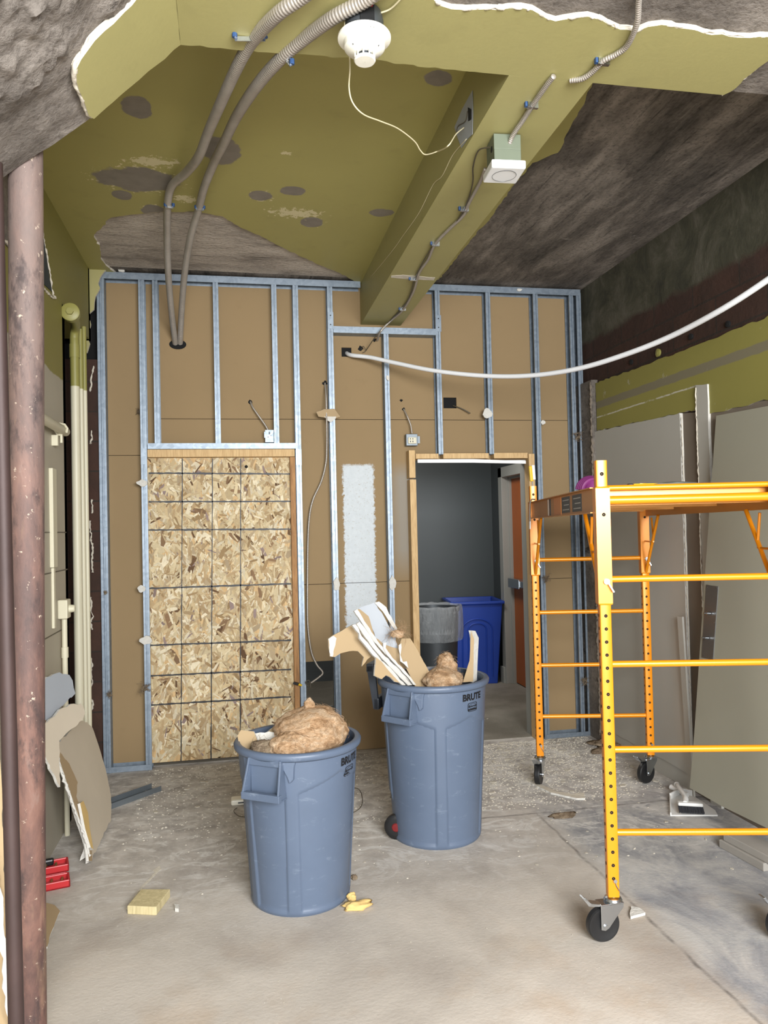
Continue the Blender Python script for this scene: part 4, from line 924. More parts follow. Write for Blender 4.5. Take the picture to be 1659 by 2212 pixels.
# horizontal pipe with its clamp
pa = at(40, 870, 'x', XL + .045); pb = at(143, 934, 'x', XL + .045)
pa = Vector((XL + .045, 3.3, pb.z + .0)); 
root = thing('wall_pipe', 'short cream pipe on the left wall, capped and held by a clamp', 'pipe', tuple(pb))
b = B(); b.tube([pa, pb + Vector((0, -.02, 0)), pb], [.024, .024, .018], 20); b.build('pipe_run', 'cream', root, True)
pcq = Vector((XL + .045, pb.y - .12, pb.z))
b = B(); b.tube([pcq + Vector((math.cos(a) * .031, 0, math.sin(a) * .031)) for a in [PI * .25 * k - .6 for k in range(8)]], .006, 6); b.box((XL, pcq.y - .012, pcq.z - .085), (XL + .03, pcq.y + .012, pcq.z - .03)); b.tube([pcq + Vector((-.0, 0, -.03)), pcq + Vector((.0, 0, -.07))], .007, 8); b.build('clamp', 'cream', root, True)
# second clamp seen to the left of the column
pa2 = at(-40, 835, 'x', XL + .045); pb2 = at(18, 855, 'x', XL + .045)
root = thing('wall_pipe', 'cream pipe end with a ring clamp, seen left of the rusty column', 'pipe', tuple(pb2))
b = B(); b.tube([Vector((XL + .045, 2.4, pb2.z)), pb2], .024, 18); b.build('pipe_run', 'cream', root, True)
b = B(); b.tube([Vector((XL + .045 + math.cos(a) * .03, pb2.y - .03, pb2.z + math.sin(a) * .03)) for a in [PI * .25 * k for k in range(9)]], .006, 6); b.build('clamp', 'cream', root, True)
# vertical conduit with box
pj_ = at(141, 1315, 'x', XL + .03); 
root = thing('wall_box', 'cream painted round-nosed box with a conduit running down the left wall', 'electrical box', tuple(pj_))
b = B(); b.box((XL, pj_.y - .045, pj_.z - .05), (XL + .05, pj_.y + .04, pj_.z + .05)); b.lathe([(.001, .03), (.018, .03), (.022, .0)], 14, (XL + .05, pj_.y, pj_.z), 0, Matrix.Rotation(PI / 2, 4, 'Y')); b.build('box_body', 'cream', root, bevel=.006)
b = B(); b.tube([Vector((XL + .025, pj_.y, pj_.z - .05)), Vector((XL + .025, pj_.y, .0))], .014, 14); b.tube([Vector((XL + .025, pj_.y, .93)), Vector((XL + .025, pj_.y, .985))], .018, 14); b.build('conduit', 'cream', root, True)
def ch(pxs, label, w_, dp, mat='cream'):
    a = at(*pxs[0], 'x', XL + dp); c = at(*pxs[1], 'x', XL + dp)
    bb = B(); bb.box((XL, a.y - w_ / 2, c.z), (XL + dp, a.y + w_ / 2, a.z)); return tag(bb.build('surface_raceway', mat, None, bevel=.003), label, 'raceway')
ch([(118, 1012), (118, 1226)], 'wide cream raceway strip halfway up the left wall', .085, .02)
ch([(118, 1226), (118, 1358)], 'narrow cream raceway continuing below the wide strip on the left wall', .035, .014)
ch([(20, 968), (20, 1080)], 'short cream strip on the left wall, seen left of the rusty column', .05, .015)
for pts, lb in [([(95, 1150), (150, 1165)], 0), ([(98, 1240), (150, 1245)], 0), ([(98, 1380), (118, 1378)], 0)]:
    a = at(*pts[0], 'x', XL + .001); b = B(); b.box((XL, a.y - .1, a.z - .003), (XL + .002, a.y + .5, a.z + .003)); b.build('panel_joint', 'wiredark', wl)

# leaning broken drywall against the left wall
g1 = PZ(199, 1862, 0.0); g2 = PZ(243, 1775, 0.0)
tq = at(100, 1572, 'x', XL + .03); n_ = (g2 - g1).cross(tq - g1).normalized()
root = None
def lean(name, pxs, off, mats, label, seed, jg=.005, mm=(0, 1, 2), t=.013, n=None, p0=None):
    nn = n or n_; nn = nn if nn.dot(CAMP - g1) > 0 else -nn
    o = slab(name, pxs, (p0 or g1) + nn * off, nn, t, mats, None, jg, .025, seed, mm)
    for v in o.data.vertices: v.co.z = max(v.co.z, .002)
    return tag(o, label, 'drywall piece', 'drywall pieces leaning on the left wall')
lean('drywall_piece', [(70, 1535), (100, 1572), (125, 1625), (150, 1710), (172, 1780), (197, 1858), (209, 1835), (224, 1800), (240, 1772), (240, 1720), (228, 1660), (213, 1610), (200, 1572), (188, 1560), (172, 1557), (150, 1580), (125, 1605), (110, 1570)], .0, ['greige', 'paper', 'gypsum'], 'large greige faced broken drywall piece leaning in front, pale torn top', 21)
lean('drywall_piece', [(70, 1530), (100, 1570), (128, 1640), (158, 1730), (186, 1810), (192, 1860), (199, 1860), (196, 1810), (188, 1780), (165, 1720), (168, 1690), (150, 1650), (125, 1620), (128, 1595), (110, 1570), (85, 1540)], .014, ['paper', 'paper', 'gypsum'], 'narrow brown papered drywall strip with a thick crumbled white edge, leaning at the front', 22, t=.012)
lean('drywall_piece', [(70, 1500), (102, 1462), (128, 1452), (150, 1458), (157, 1470), (163, 1498), (130, 1528), (103, 1562), (80, 1560)], 0, ['whiteface', 'paper', 'gypsum'], 'pale bluish drywall fragment at the top of the leaning heap', 23, n=Vector((1, -.35, .12)).normalized(), p0=at(103, 1500, 'x', XL + .03))
lean('drywall_piece', [(80, 1570), (103, 1560), (130, 1532), (160, 1520), (176, 1520), (184, 1540), (178, 1556), (150, 1578), (128, 1600), (130, 1700), (100, 1640)], 0, ['greige', 'paper', 'gypsum'], 'greige drywall fragment in the middle of the leaning heap', 24, n=Vector((1, -.35, .2)).normalized(), p0=at(103, 1560, 'x', XL + .05))
lip([atp(x, y, g1 + (n_ if n_.dot(CAMP - g1) > 0 else -n_) * .016, n_) for x, y in [(100, 1575), (113, 1605), (126, 1645), (140, 1690), (157, 1735), (172, 1780), (186, 1818), (194, 1850)]], .015, 'crumbled_edge', bpy.data.objects['drywall_piece.001'], 5, 'gypsum')
lean('drywall_piece', [(173, 1735), (180, 1730), (190, 1755), (194, 1790), (202, 1835), (196, 1830), (184, 1790)], .03, ['foam', 'foam', 'gypsum'], 'curled strip of orange brown paper at the foot of the leaning heap', 26, .001)
slab('gypsum_shard', [(172, 1860), (185, 1820), (200, 1830), (188, 1850)], g1, (.2, -1, .2), .012, ['gypsum'] * 3, None, .002, .02, 9)
tag(bpy.data.objects['gypsum_shard'], 'white gypsum shard standing at the foot of the leaning heap, left one', 'gypsum shard')
o = slab('gypsum_shard', [(183, 1825), (194, 1828), (193, 1862), (185, 1866)], g1 + Vector((0, -.04, 0)), (.1, -1, .1), .012, ['gypsum'] * 3, None, .001, .02, 10)
tag(o, 'upright white gypsum shard at the foot of the leaning heap, right one', 'gypsum shard')
for o in [x for x in bpy.data.objects if x.name.startswith('gypsum_shard')]:
    for v in o.data.vertices: v.co.z = max(v.co.z, .002)

# steel offcut on the floor
pa = PZ(222, 1748, .0); pb = PZ(338, 1706, .0); d_ = (pb - pa).normalized()
Mx = Matrix.Translation(pa) @ d_.to_track_quat('Z', 'Y').to_matrix().to_4x4()
b = B(); ux = Vector((-d_.y, d_.x, 0)); MM = Matrix(((ux.x, 0, d_.x, pa.x), (ux.y, 0, d_.y, pa.y), (0, 1, 0, .002), (0, 0, 0, 1)))
b.sheet([(-.045, .03), (-.045, 0), (.045, 0), (.045, .03)], .0016, 0, (pb - pa).length, MM); tag(b.build('steel_offcut', 'galv_dark'), 'offcut of steel channel lying on the floor below the chipboard panel', 'steel offcut')
# wood block
pts = [PZ(275, 1975, 0), PZ(338, 1978, 0), PZ(368, 1938, 0), PZ(305, 1938, 0)]
b = B(); b.prism(pts, (0, 0, .035)); tag(b.build('wood_block', 'pale_pine', None, bevel=.003), 'short pale block of lumber lying flat on the floor near the left foreground', 'wood block')
# red tray of bits
rc = PZ(104, 1917, 0)
root = thing('bit_tray', 'red plastic tray of tool bits half hidden behind the rusty column', 'tray', tuple(rc), .25)
b = B()
for y0, z0 in ((0, .0), (.09, .035)):
    b.box((-.14, y0 - .045, z0), (.09, y0 + .045, z0 + .012)); b.box((-.14, y0 - .045, z0), (.09, y0 - .035, z0 + .035)); b.box((-.14, y0 + .035, z0), (.09, y0 + .045, z0 + .035)); b.box((.08, y0 - .045, z0), (.09, y0 + .045, z0 + .035))
b.box((-.14, .05, 0), (.08, .13, .034)); b.build('tray_body', 'redtray', root, local=True, bevel=.004)
q = random.Random(2)
for k in range(9):
    b = B(); x = -.12 + k * .022; yy = (k % 2) * .09; zz = .018 + (k % 2) * .035; b.tube([(x, yy - .02, zz), (x + .004, yy + .024, zz + .003)], .006, 8); b.build('bit', 'brass', root, True, local=True)
b = B(); b.box((-.12, .12, .045), (.03, .15, .075)); b.build('handle', 'black', root, local=True, bevel=.008)
# piece of tan board by the column foot
o = slab('board_offcut', [(100, 1950), (118, 1955), (130, 1968), (112, 2010), (102, 2045), (60, 2045), (60, 1950)], (0, 0, .008), (0, 0, 1), .007, ['paper', 'paper', 'gypsum'], None, .002, .03, 3)
tag(o, 'tan offcut of board on the floor right behind the rusty column foot', 'board offcut')
# ================================================================== BINS
def sm(x, a, b):
    t = max(0, min(1, (x - a) / (b - a))); return t * t * (3 - 2 * t)
def can(name, label, c, R0, R1, Hh, handle, ribs, zc, text_az, grp, ribw=.035, tsz=.05, notch=None):
    """tapered round bin; azimuth 0 = toward the camera, positive to the right of the photo"""
    root = thing(name, label, 'trash can', (c[0], c[1], 0))
    fw = math.atan2(-c[1], -c[0])             # direction to the camera
    A = lambda az: fw + math.radians(az)
    nt, nz = 264, 84; b = B()
    def rad(th, z):
        r = R0 + (R1 - R0) * (z / Hh)
        az = math.degrees((th - fw + PI) % (2 * PI) - PI)
        dmin = min(abs((az - k + 180) % 360 - 180) for k in ribs)
        dist = math.radians(dmin) * r
        zz = zc + min(dist, .26) * .32
        inside = sm(dist, ribw / 2 - .004, ribw / 2 + .005) * (1 - sm(z, zz - .006, zz + .006)) * sm(z, .012, .03)
        r -= .0075 * inside
        if z < .012: r -= (.012 - z) * .6
        if notch:
            dn = abs((az - notch + 180) % 360 - 180); k = (1 - sm(dn, 22, 34)) * (1 - sm(z, .17, .24)); r -= .05 * k
        return r
    for i in range(nz + 1):
        z = Hh * i / nz
        for j in range(nt):
            th = 2 * PI * j / nt; r = rad(th, z); b.v.append(Vector((r * math.cos(th), r * math.sin(th), z)))
    for i in range(nz):
        for j in range(nt):
            b.f.append([i * nt + j, i * nt + (j + 1) % nt, (i + 1) * nt + (j + 1) % nt, (i + 1) * nt + j]); b.mi.append(0)
    b.lathe([(R1 + .0, Hh - .0), (R1 - .006, Hh), (R0 - .006 + (R1 - R0) * .5, Hh * .5), (R0 - .008, .012), (.001, .012)], 64)
    b.lathe([(R0 - .008, 0), (.001, 0.0)], 64)
    body = b.build('body', 'can', root, True, 50, local=True)
    b = B(); b.lathe([(R1 - .004, Hh - .028), (R1 + .008, Hh - .03), (R1 + .015, Hh - .022), (R1 + .017, Hh - .008), (R1 + .012, Hh + .001), (R1 + .002, Hh + .004), (R1 - .010, Hh + .001), (R1 - .013, Hh - .01), (R1 - .012, Hh - .03)], 96); b.build('rim', 'can', root, True, 60, local=True)
    for hz in (handle, handle + 180):
        th = A(hz); Mh = Matrix.Rotation(th, 4, 'Z'); b = B(); r0 = R1 - .006
        for s_ in (-1, 1):
            y0 = s_ * .078; pl_ = [(r0 - .01, y0, Hh - .02), (r0 + .016, y0, Hh - .02), (r0 + .022, y0 * 1.03, Hh - .05), (r0 + .050, y0 * 1.12, Hh - .150), (r0 + .048, y0 * 1.12, Hh - .172), (r0 - .012, y0 * 1.1, Hh - .178)]
            b.prism([Mh @ Vector(p) for p in pl_], Mh.to_3x3() @ Vector((0, -s_ * .008, 0)))
            wy = s_ * .128   # outer wing that ties the handle to the rim
            w_ = [(r0 + .014, y0 * .98, Hh - .02), (r0 + .010, wy, Hh - .02), (r0 + .008, wy * .93, Hh - .05), (r0 + .010, wy * .90, Hh - .10), (r0 + .012, wy * .80, Hh - .115), (r0 + .020, wy * .74, Hh - .09), (r0 + .024, y0 * 1.02, Hh - .06)]
            w_ = [(math.sqrt(max(0, (r0 + .012) ** 2 - p[1] ** 2)), p[1], p[2]) for p in w_]
            b.prism([Mh @ Vector(p) for p in w_], Mh.to_3x3() @ Vector((-.022, 0, 0)))
        b.box((r0 + .028, -.09, Hh - .178), (r0 + .052, .09, Hh - .148), 0, Mh); b.box((r0 - .012, -.09, Hh - .178), (r0 + .03, .09, Hh - .172), 0, Mh)
        b.box((r0 - .02, -.078, Hh - .050), (r0 + .014, .078, Hh - .02), 0, Mh); b.box((r0 - .03, -.074, Hh - .175), (r0 + .002, .074, Hh - .045), 0, Mh)
        b.build('handle', 'can', root, bevel=.003, local=True)
    # lettering and maker's mark bent round the wall
    th = A(text_az); zt = Hh - .066
    def bend(u, z, dr=.0015):
        r = rad(th, z) + dr; a = th + u / r; return Vector((r * math.cos(a), r * math.sin(a), z))
    tv, tf = text('BRUTE', tsz, .0022)
    b = B(); b.add([bend(p.x * 1.0, zt + p.y) for p in tv], tf); b.build('lettering', 'ink', root, local=True)
    b = B(); zl = zt - tsz * .5 - .026
    def ring(fn, n, wd):
        k = len(b.v)
        for i in range(n):
            t = 2 * PI * i / n
            for s_ in (1, wd): b.v.append(bend(*fn(t, s_)))
        for i in range(n):
            j = (i + 1) % n; b.f.append([k + 2 * i, k + 2 * j, k + 2 * j + 1, k + 2 * i + 1]); b.mi.append(0)
    sup = lambda t, s_, a, h, e: (math.copysign(abs(math.cos(t)) ** e, math.cos(t)) * a * s_, zl + math.copysign(abs(math.sin(t)) ** e, math.sin(t)) * h * s_)
    ring(lambda t, s_: sup(t, s_, .034, .022, .35), 40, .88); ring(lambda t, s_: (math.cos(t) * .028 * s_, zl + .004 + math.sin(t) * .012 * s_), 32, .86)
    for z_ in (-.013, -.009):
        k = len(b.v); n = 10
        for i in range(n + 1):
            u = -.03 + .06 * i / n; b.v += [bend(u, zl + z_ - .003), bend(u, zl + z_ + .001)]
        for i in range(n): b.f.append([k + 2 * i, k + 2 * i + 1, k + 2 * i + 3, k + 2 * i + 2]); b.mi.append(0)
    tv, tf = text('Rubbermaid', .0105, .0004); b.add([bend(p.x, zl + .004 + p.y, .002) for p in tv], tf)
    b.build('maker_mark', 'ink', root, local=True)
    return root, A, rad
C1 = (.243, 3.39); C2 = (.982, 3.895)
H1, R1a, R1b = .672, .213, .258; H2, R2a, R2b = .80, .228, .272
can1, A1, _ = can('trash_can', 'shorter grey blue round trash can in front, heaped with peach insulation', C1, R1a, R1b, H1, -31, [-7, -62, 95, 150, -150, -100], .50, 58, None, .055, .043)
can2, A2, rad2 = can('trash_can', 'taller grey blue wheeled trash can behind, holding long broken drywall strips', C2, R2a, R2b, H2, -36, [7, -75, 80, 150, -150], .585, 46, None, .055, .045, notch=-100)
# wheels, axle and black tilt handle of the taller can
thw = A2(-100); Mh = Matrix.Rotation(thw, 4, 'Z')
for s_ in (-1, 1):
    b = B(); b.lathe([(.001, -.018), (.04, -.02), (.058, -.016), (.062, -.012), (.062, .012), (.058, .016), (.04, .02), (.001, .018)], 36, Mh @ Vector((R2a - .045, s_ * .12, .064)), 0, Matrix.Rotation(thw, 4, 'Z') @ Matrix.Rotation(PI / 2, 4, 'X')); wh = b.build('wheel', 'rubber', can2, True, local=True)
    b = B(); b.lathe([(.001, -.024), (.018, -.023), (.022, -.019)], 20, Mh @ Vector((R2a - .045, s_ * .12, .064)), 0, Matrix.Rotation(thw, 4, 'Z') @ Matrix.Rotation(PI / 2 * s_, 4, 'X')); b.build('hub_cap', 'hubred', wh, True, local=True)
b = B(); b.tube([Mh @ Vector((R2a - .045, -.12, .064)), Mh @ Vector((R2a - .045, .12, .064))], .008, 10); b.build('axle', 'steel', can2, True, local=True)
th_ = A2(-104); Mk = Matrix.Rotation(th_, 4, 'Z'); b = B()
for s_ in (-1, 1): b.prism([Mk @ Vector(p) for p in [(R2b - .01, s_ * .11, H2 - .16), (R2b + .02, s_ * .11, H2 - .16), (R2b + .055, s_ * .11, H2 + .07), (R2b + .01, s_ * .11, H2 + .07)]], Mk.to_3x3() @ Vector((0, -s_ * .02, 0)))
b.box((R2b + .015, -.11, H2 + .03), (R2b + .055, .11, H2 + .075), 0, Mk); b.box((R2b - .01, -.11, H2 - .16), (R2b + .02, .11, H2 - .1), 0, Mk); b.build('tilt_handle', 'candark', can2, local=True, bevel=.006)
b = B(); b.box((R2a + .0, -.012, .16), (R2a + .012, .012, H2 - .15), 0, Mk); b.build('rear_strut', 'candark', can2, local=True)

def lump(name, label, c, s, mat, seed, grp=None, cat='insulation', sub=5, amp=.35, fuzz=60, fr=1.0):
    bm = bmesh.new(); bmesh.ops.create_icosphere(bm, subdivisions=sub, radius=1); bb = B(); q = random.Random(seed); o = Vector((seed * 3.1, seed, 0))
    idx = {}
    for v in bm.verts:
        p = v.co.copy(); d = 1 + amp * noise.noise(p * 1.3 + o) + amp * .5 * noise.noise(p * 3.3 + o) + amp * .25 * noise.noise(p * 8 + o) + amp * .12 * noise.noise(p * 18 + o)
        idx[v.index] = len(bb.v); bb.v.append(Vector(c) + Vector((p.x * s[0], p.y * s[1], p.z * s[2])) * d)
    for f in bm.faces: bb.f.append([idx[v.index] for v in f.verts]); bb.mi.append(0)
    vs = list(bb.v); bm.free()
    for k in range(fuzz):
        p = vs[q.randrange(len(vs))]; nrm = (p - Vector(c)).normalized()
        if nrm.z < -.1: continue
        t = nrm.cross(Vector((q.uniform(-1, 1), q.uniform(-1, 1), q.uniform(-1, 1)))).normalized(); L = q.uniform(.02, .055) * fr
        bb.tube(cr([p - nrm * .004, p + t * L * .4 + nrm * .005 * fr, p + t * L + nrm * q.uniform(-.004, .008) * fr], 3), [.0006, .0006, .0005, .0005, .0004, .0004, .0003], 4)
    return tag(bb.build(name, mat, None, True, 180), label, cat, grp)
x, y = C1
lump('insulation_wad', 'big peach coloured wad of insulation heaped high in the shorter trash can', (x + .065, y + .01, H1 + .015), (.16, .15, .105), 'insul', 1, fuzz=420, amp=.16)
lump('insulation_wad', 'small pointed tuft on top of the big peach wad', (x + .055, y + .03, H1 + .125), (.022, .022, .035), 'insul', 7, sub=3, fuzz=20, fr=.6)
lump('insulation_wad', 'pale rounded wad of insulation at the front of the shorter trash can', (x - .045, y - .13, H1 - .005), (.085, .07, .065), 'insul', 2, sub=5, fuzz=160, amp=.2)
lump('insulation_wad', 'whitish folded wad behind the pale rounded one in the shorter can', (x + .05, y - .11, H1 - .01), (.07, .06, .05), 'insul', 3, sub=4, fuzz=30)
lump('insulation_wad', 'dirty grey wad of insulation at the left edge of the shorter trash can', (x - .155, y - .09, H1 - .02), (.06, .06, .045), 'insul2', 4, sub=4, fuzz=60)
lump('insulation_fill', 'brown insulation filling the inside of the shorter trash can', (x, y, H1 - .10), (.215, .215, .07), 'insul2', 5, sub=4, amp=.1, fuzz=0)
slab('drywall_scrap', [(513, 1590), (520, 1577), (548, 1580), (556, 1600), (545, 1640), (522, 1640)], (x - .19, y - .02, H1), (-.3, -1, .3), .012, ['paper', 'paper', 'gypsum'], None, .003, .02, 1)
slab('drywall_scrap', [(538, 1582), (604, 1582), (604, 1592), (590, 1600), (560, 1602), (542, 1596)], (x - .10, y + .03, H1 + .02), (.0, -1, .9), .02, ['gypsum', 'paper', 'gypsum'], None, .004, .02, 2)
slab('drywall_scrap', [(570, 1588), (612, 1556), (616, 1580), (602, 1610), (575, 1612)], (x - .08, y + .08, H1 + .02), (.35, -1, .2), .012, ['paper', 'paper', 'gypsum'], None, .002, .02, 3)
slab('drywall_scrap', [(575, 1600), (602, 1594), (590, 1630), (572, 1636)], (x - .10, y - .06, H1), (.3, -1, .2), .012, ['paper', 'paper', 'gypsum'], None, .002, .02, 4)
for o, lb in zip([bpy.data.objects[n] for n in ('drywall_scrap', 'drywall_scrap.001', 'drywall_scrap.002', 'drywall_scrap.003')],
                 ['curled brown paper scrap at the left rim of the shorter trash can', 'white edged drywall scrap lying in the shorter trash can', 'triangular brown drywall scrap leaning at the back of the shorter can', 'small brown scrap between the grey wad and the peach insulation']):
    tag(o, lb, 'drywall scrap')
# contents of the taller can
x, y = C2
lump('insulation_wad', 'tan insulation wad low in the right half of the taller trash can', (x + .045, y - .03, H2 - .02), (.10, .11, .065), 'insul', 11, sub=5, fuzz=180, amp=.18)
lump('insulation_wad', 'pointed tan insulation wad rising behind the low one in the taller can', (x + .10, y + .10, H2 + .03), (.055, .05, .07), 'insul', 12, sub=4, fuzz=90, amp=.22)
lump('insulation_fill', 'brown insulation filling the inside of the taller trash can', (x, y, H2 - .14), (.225, .225, .08), 'insul2', 13, sub=4, amp=.1, fuzz=0)
lump('insulation_wad', 'wispy tuft of insulation caught on the top of the leaning drywall strips', (x - .17, y + .06, 1.02), (.035, .02, .022), 'insul', 14, sub=3, fuzz=150, fr=1.8)
def sc2(label, pxs, off, n, mats, seed, t=.013, jg=.004, mm=(0, 1, 2), seg=.02):
    o = slab('drywall_scrap', pxs, (x + off[0], y + off[1], H2 + off[2]), n, t, mats, None, jg, seg, seed, mm); return tag(o, label, 'drywall scrap')
def K(*uv): return [(680 + u / 4.1475, 1280 + v / 4.1475) for u, v in uv]
sc2('pale blue grey drywall panel at the back of the taller can, torn top', K((392, 142), (530, 90), (600, 180), (640, 255), (680, 330), (720, 420), (745, 500), (745, 600), (700, 600), (600, 450), (545, 405), (510, 310), (480, 215)), (-.05, .09, .0), (-.1, -1, .15), ['whiteface', 'paper', 'gypsum'], 31, jg=.002)
sc2('ragged cream torn edge along the right of the pale panel', K((535, 92), (575, 80), (640, 130), (665, 190), (700, 250), (742, 330), (735, 345), (690, 300), (660, 250), (610, 170)), (-.05, .085, .0), (-.1, -1, .15), ['gypsum'] * 3, 43, .012, .004)
sc2('brown strip of drywall left of the pale panel', K((380, 150), (405, 150), (482, 212), (512, 310), (545, 405), (600, 446), (640, 470), (745, 500), (765, 640), (830, 720), (905, 822), (860, 822), (700, 600), (520, 400)), (-.05, .06, .0), (-.2, -1, .15), ['paper', 'paper', 'gypsum'], 32, jg=.002)
sc2('wide smooth brown drywall strip leaning to the right in the taller can', K((778, 412), (855, 410), (900, 480), (960, 590), (1062, 775), (1062, 850), (905, 850), (830, 700), (772, 580), (760, 470)), (.0, .02, .0), (-.1, -1, .35), ['paper', 'paper', 'gypsum'], 33, jg=.001)
sc2('ragged white torn edge beside the wide brown strip', K((752, 470), (775, 455), (768, 560), (790, 620), (825, 615), (838, 680), (800, 640), (765, 615)), (-.0, -.01, .0), (-.1, -1, .35), ['gypsum'] * 3, 40, .010, .003)
sc2('white edged drywall strip leaning left, rear one of the bundle', K((352, 165), (380, 148), (470, 290), (560, 430), (690, 580), (800, 700), (905, 822), (870, 830), (760, 700), (640, 560), (530, 440), (440, 300)), (-.08, .02, .0), (.3, -1, .2), ['gypsum', 'paper', 'gypsum'], 34, .013, .002)
sc2('white edged drywall strip leaning left, middle one of the bundle', K((372, 282), (400, 262), (470, 350), (560, 490), (700, 640), (800, 745), (868, 828), (836, 832), (740, 735), (640, 630), (540, 520), (450, 400)), (-.09, -.02, .0), (.35, -1, .2), ['gypsum', 'paper', 'gypsum'], 35, .013, .002)
sc2('white edged drywall strip leaning left, front one of the bundle', K((335, 292), (366, 284), (420, 390), (520, 510), (600, 610), (700, 700), (815, 830), (780, 828), (690, 730), (610, 650), (520, 560), (400, 410), (398, 370)), (-.10, -.06, .0), (.4, -1, .2), ['gypsum', 'paper', 'gypsum'], 36, .013, .003)
sc2('thin white edged strip between the brown strips in the taller can', K((612, 452), (642, 448), (636, 495), (700, 590), (800, 690), (860, 760), (908, 826), (885, 828), (820, 745), (720, 640), (645, 560), (615, 500)), (-.06, -.0, .0), (.2, -1, .2), ['gypsum', 'paper', 'gypsum'], 39, .012, .002)
sc2('jagged brown drywall flap sticking out far left of the taller can, white torn tip', K((120, 415), (200, 365), (345, 285), (395, 370), (400, 400), (470, 480), (522, 560), (470, 600), (422, 662), (440, 580), (385, 525), (310, 525), (230, 545), (180, 578), (135, 572)), (-.14, -.05, .0), (.1, -1, .1), ['paper', 'paper', 'gypsum'], 37, jg=.002)
slab('flap_tip', K((122, 416), (170, 388), (195, 410), (178, 490), (160, 575), (138, 572)), Vector((x - .14, y - .053, H2)), (.1, -1, .1), .002, ['gypsum'] * 3, None, .002, .01, 3)
ft = bpy.data.objects['flap_tip']; fl = [o for o in bpy.data.objects if o.get('label', '').startswith('jagged brown')][0]; ft.parent = fl
sc2('small brown drywall piece curling over the left rim of the taller can', K((548, 580), (600, 620), (680, 720), (760, 808), (720, 800), (680, 760), (640, 740), (600, 775), (535, 745)), (-.12, -.14, .0), (.3, -1, .2), ['paper', 'paper', 'gypsum'], 38, jg=.002)
sc2('upright drywall strip with a bright white edge at the right of the taller can', [(1019, 1362), (1027, 1363), (1034, 1378), (1030, 1470), (1022, 1474), (1022, 1380)], (.14, -.06, .0), (.75, -1, .05), ['gypsum', 'paper', 'gypsum'], 41, .02, .001)
sc2('brown face of drywall leaning beside the upright white edged strip', [(1018, 1363), (1024, 1380), (1022, 1472), (1000, 1474), (1010, 1440), (1014, 1428)], (.13, -.04, .0), (-.3, -1, .05), ['paper', 'paper', 'gypsum'], 42, .012, .001)

# hallway bins
gb = P(938, 1303, 7.0)
root = thing('lined_bin', 'grey round bin with a clear plastic liner in the hallway', 'trash can', (gb.x, 7.0, 0))
b = B(); b.lathe([(.001, 0), (.185, 0), (.225, .80), (.235, .80), (.236, .83), (.22, .83), (.20, .4), (.18, .02), (.001, .02)], 48); b.build('body', 'greyblack', root, True, local=True)
b = B(); q = random.Random(8); nt = 96; pr_ = [(.215, .60), (.222, .78), (.238, .845), (.250, .85), (.258, .80), (.262, .66), (.25, .56), (.243, .53)]
k0 = 0
for i, (r, z) in enumerate(pr_):
    for j in range(nt):
        a = 2 * PI * j / nt; d = noise.noise(Vector((math.cos(a) * 4, math.sin(a) * 4, z * 6))) * .02 + noise.noise(Vector((math.cos(a) * 12, math.sin(a) * 12, z * 4))) * .01
        b.v.append(Vector(((r + d * (i > 2)) * math.cos(a), (r + d * (i > 2)) * math.sin(a), z + d * .4)))
for i in range(len(pr_) - 1):
    for j in range(nt): b.f.append([i * nt + j, i * nt + (j + 1) % nt, (i + 1) * nt + (j + 1) % nt, (i + 1) * nt + j]); b.mi.append(0)
b.build('liner', 'liner', root, True, local=True)
bb_ = P(1030, 1303, 7.5)
root = thing('recycling_bin', 'tall blue rectangular recycling bin with an arched panel in the hallway', 'recycling bin', (bb_.x - .01, 7.62, 0), -.12)
b = B(); w0, w1, d0_, d1_, hh = .20, .255, .2, .26, .80
def ring4(w, d, z): return [(-w, -d, z), (w, -d, z), (w, d, z), (-w, d, z)]
vs = ring4(w0, d0_, 0) + ring4(w1, d1_, hh) + ring4(w1 + .02, d1_ + .02, hh) + ring4(w1 + .02, d1_ + .02, hh + .03) + ring4(w1 - .01, d1_ - .01, hh + .03) + ring4(w0, d0_, .03)
fs = [(3, 2, 1, 0)]
for k in range(5):
    for j in range(4): fs.append((k * 4 + j, k * 4 + (j + 1) % 4, k * 4 + 4 + (j + 1) % 4, k * 4 + 4 + j))
fs.append((20, 21, 22, 23)); b.add(vs, fs); b.build('body', 'bluebin', root, local=True, bevel=.008)
b = B()
for rr in (.09, .15):
    pth = []
    for z in (.08, .3, .5): pth.append((-rr, z))
    for k in range(13): a = PI - PI * k / 12; pth.append((rr * math.cos(a), .55 + rr * .7 * math.sin(a)))
    for z in (.5, .3, .08): pth.append((rr, z))
    b.tube([Vector((u, -(d0_ + (d1_ - d0_) * z / hh) - .002, z)) for u, z in pth], .008, 8)
b.build('arch_ribs', 'bluebin', root, True, local=True)

# ================================================================== SCAFFOLD
FL = Vector((1.372, 2.742, 0)); vdir = Vector((.242, 1.0, 0)).normalized(); udir = Vector((vdir.y, -vdir.x, 0))
Lv, Wu = 1.80, .665
root = thing('rolling_scaffold', 'yellow rolling scaffold with deck on four black casters, right side of the room', 'scaffold', tuple(FL), math.atan2(udir.y, udir.x))
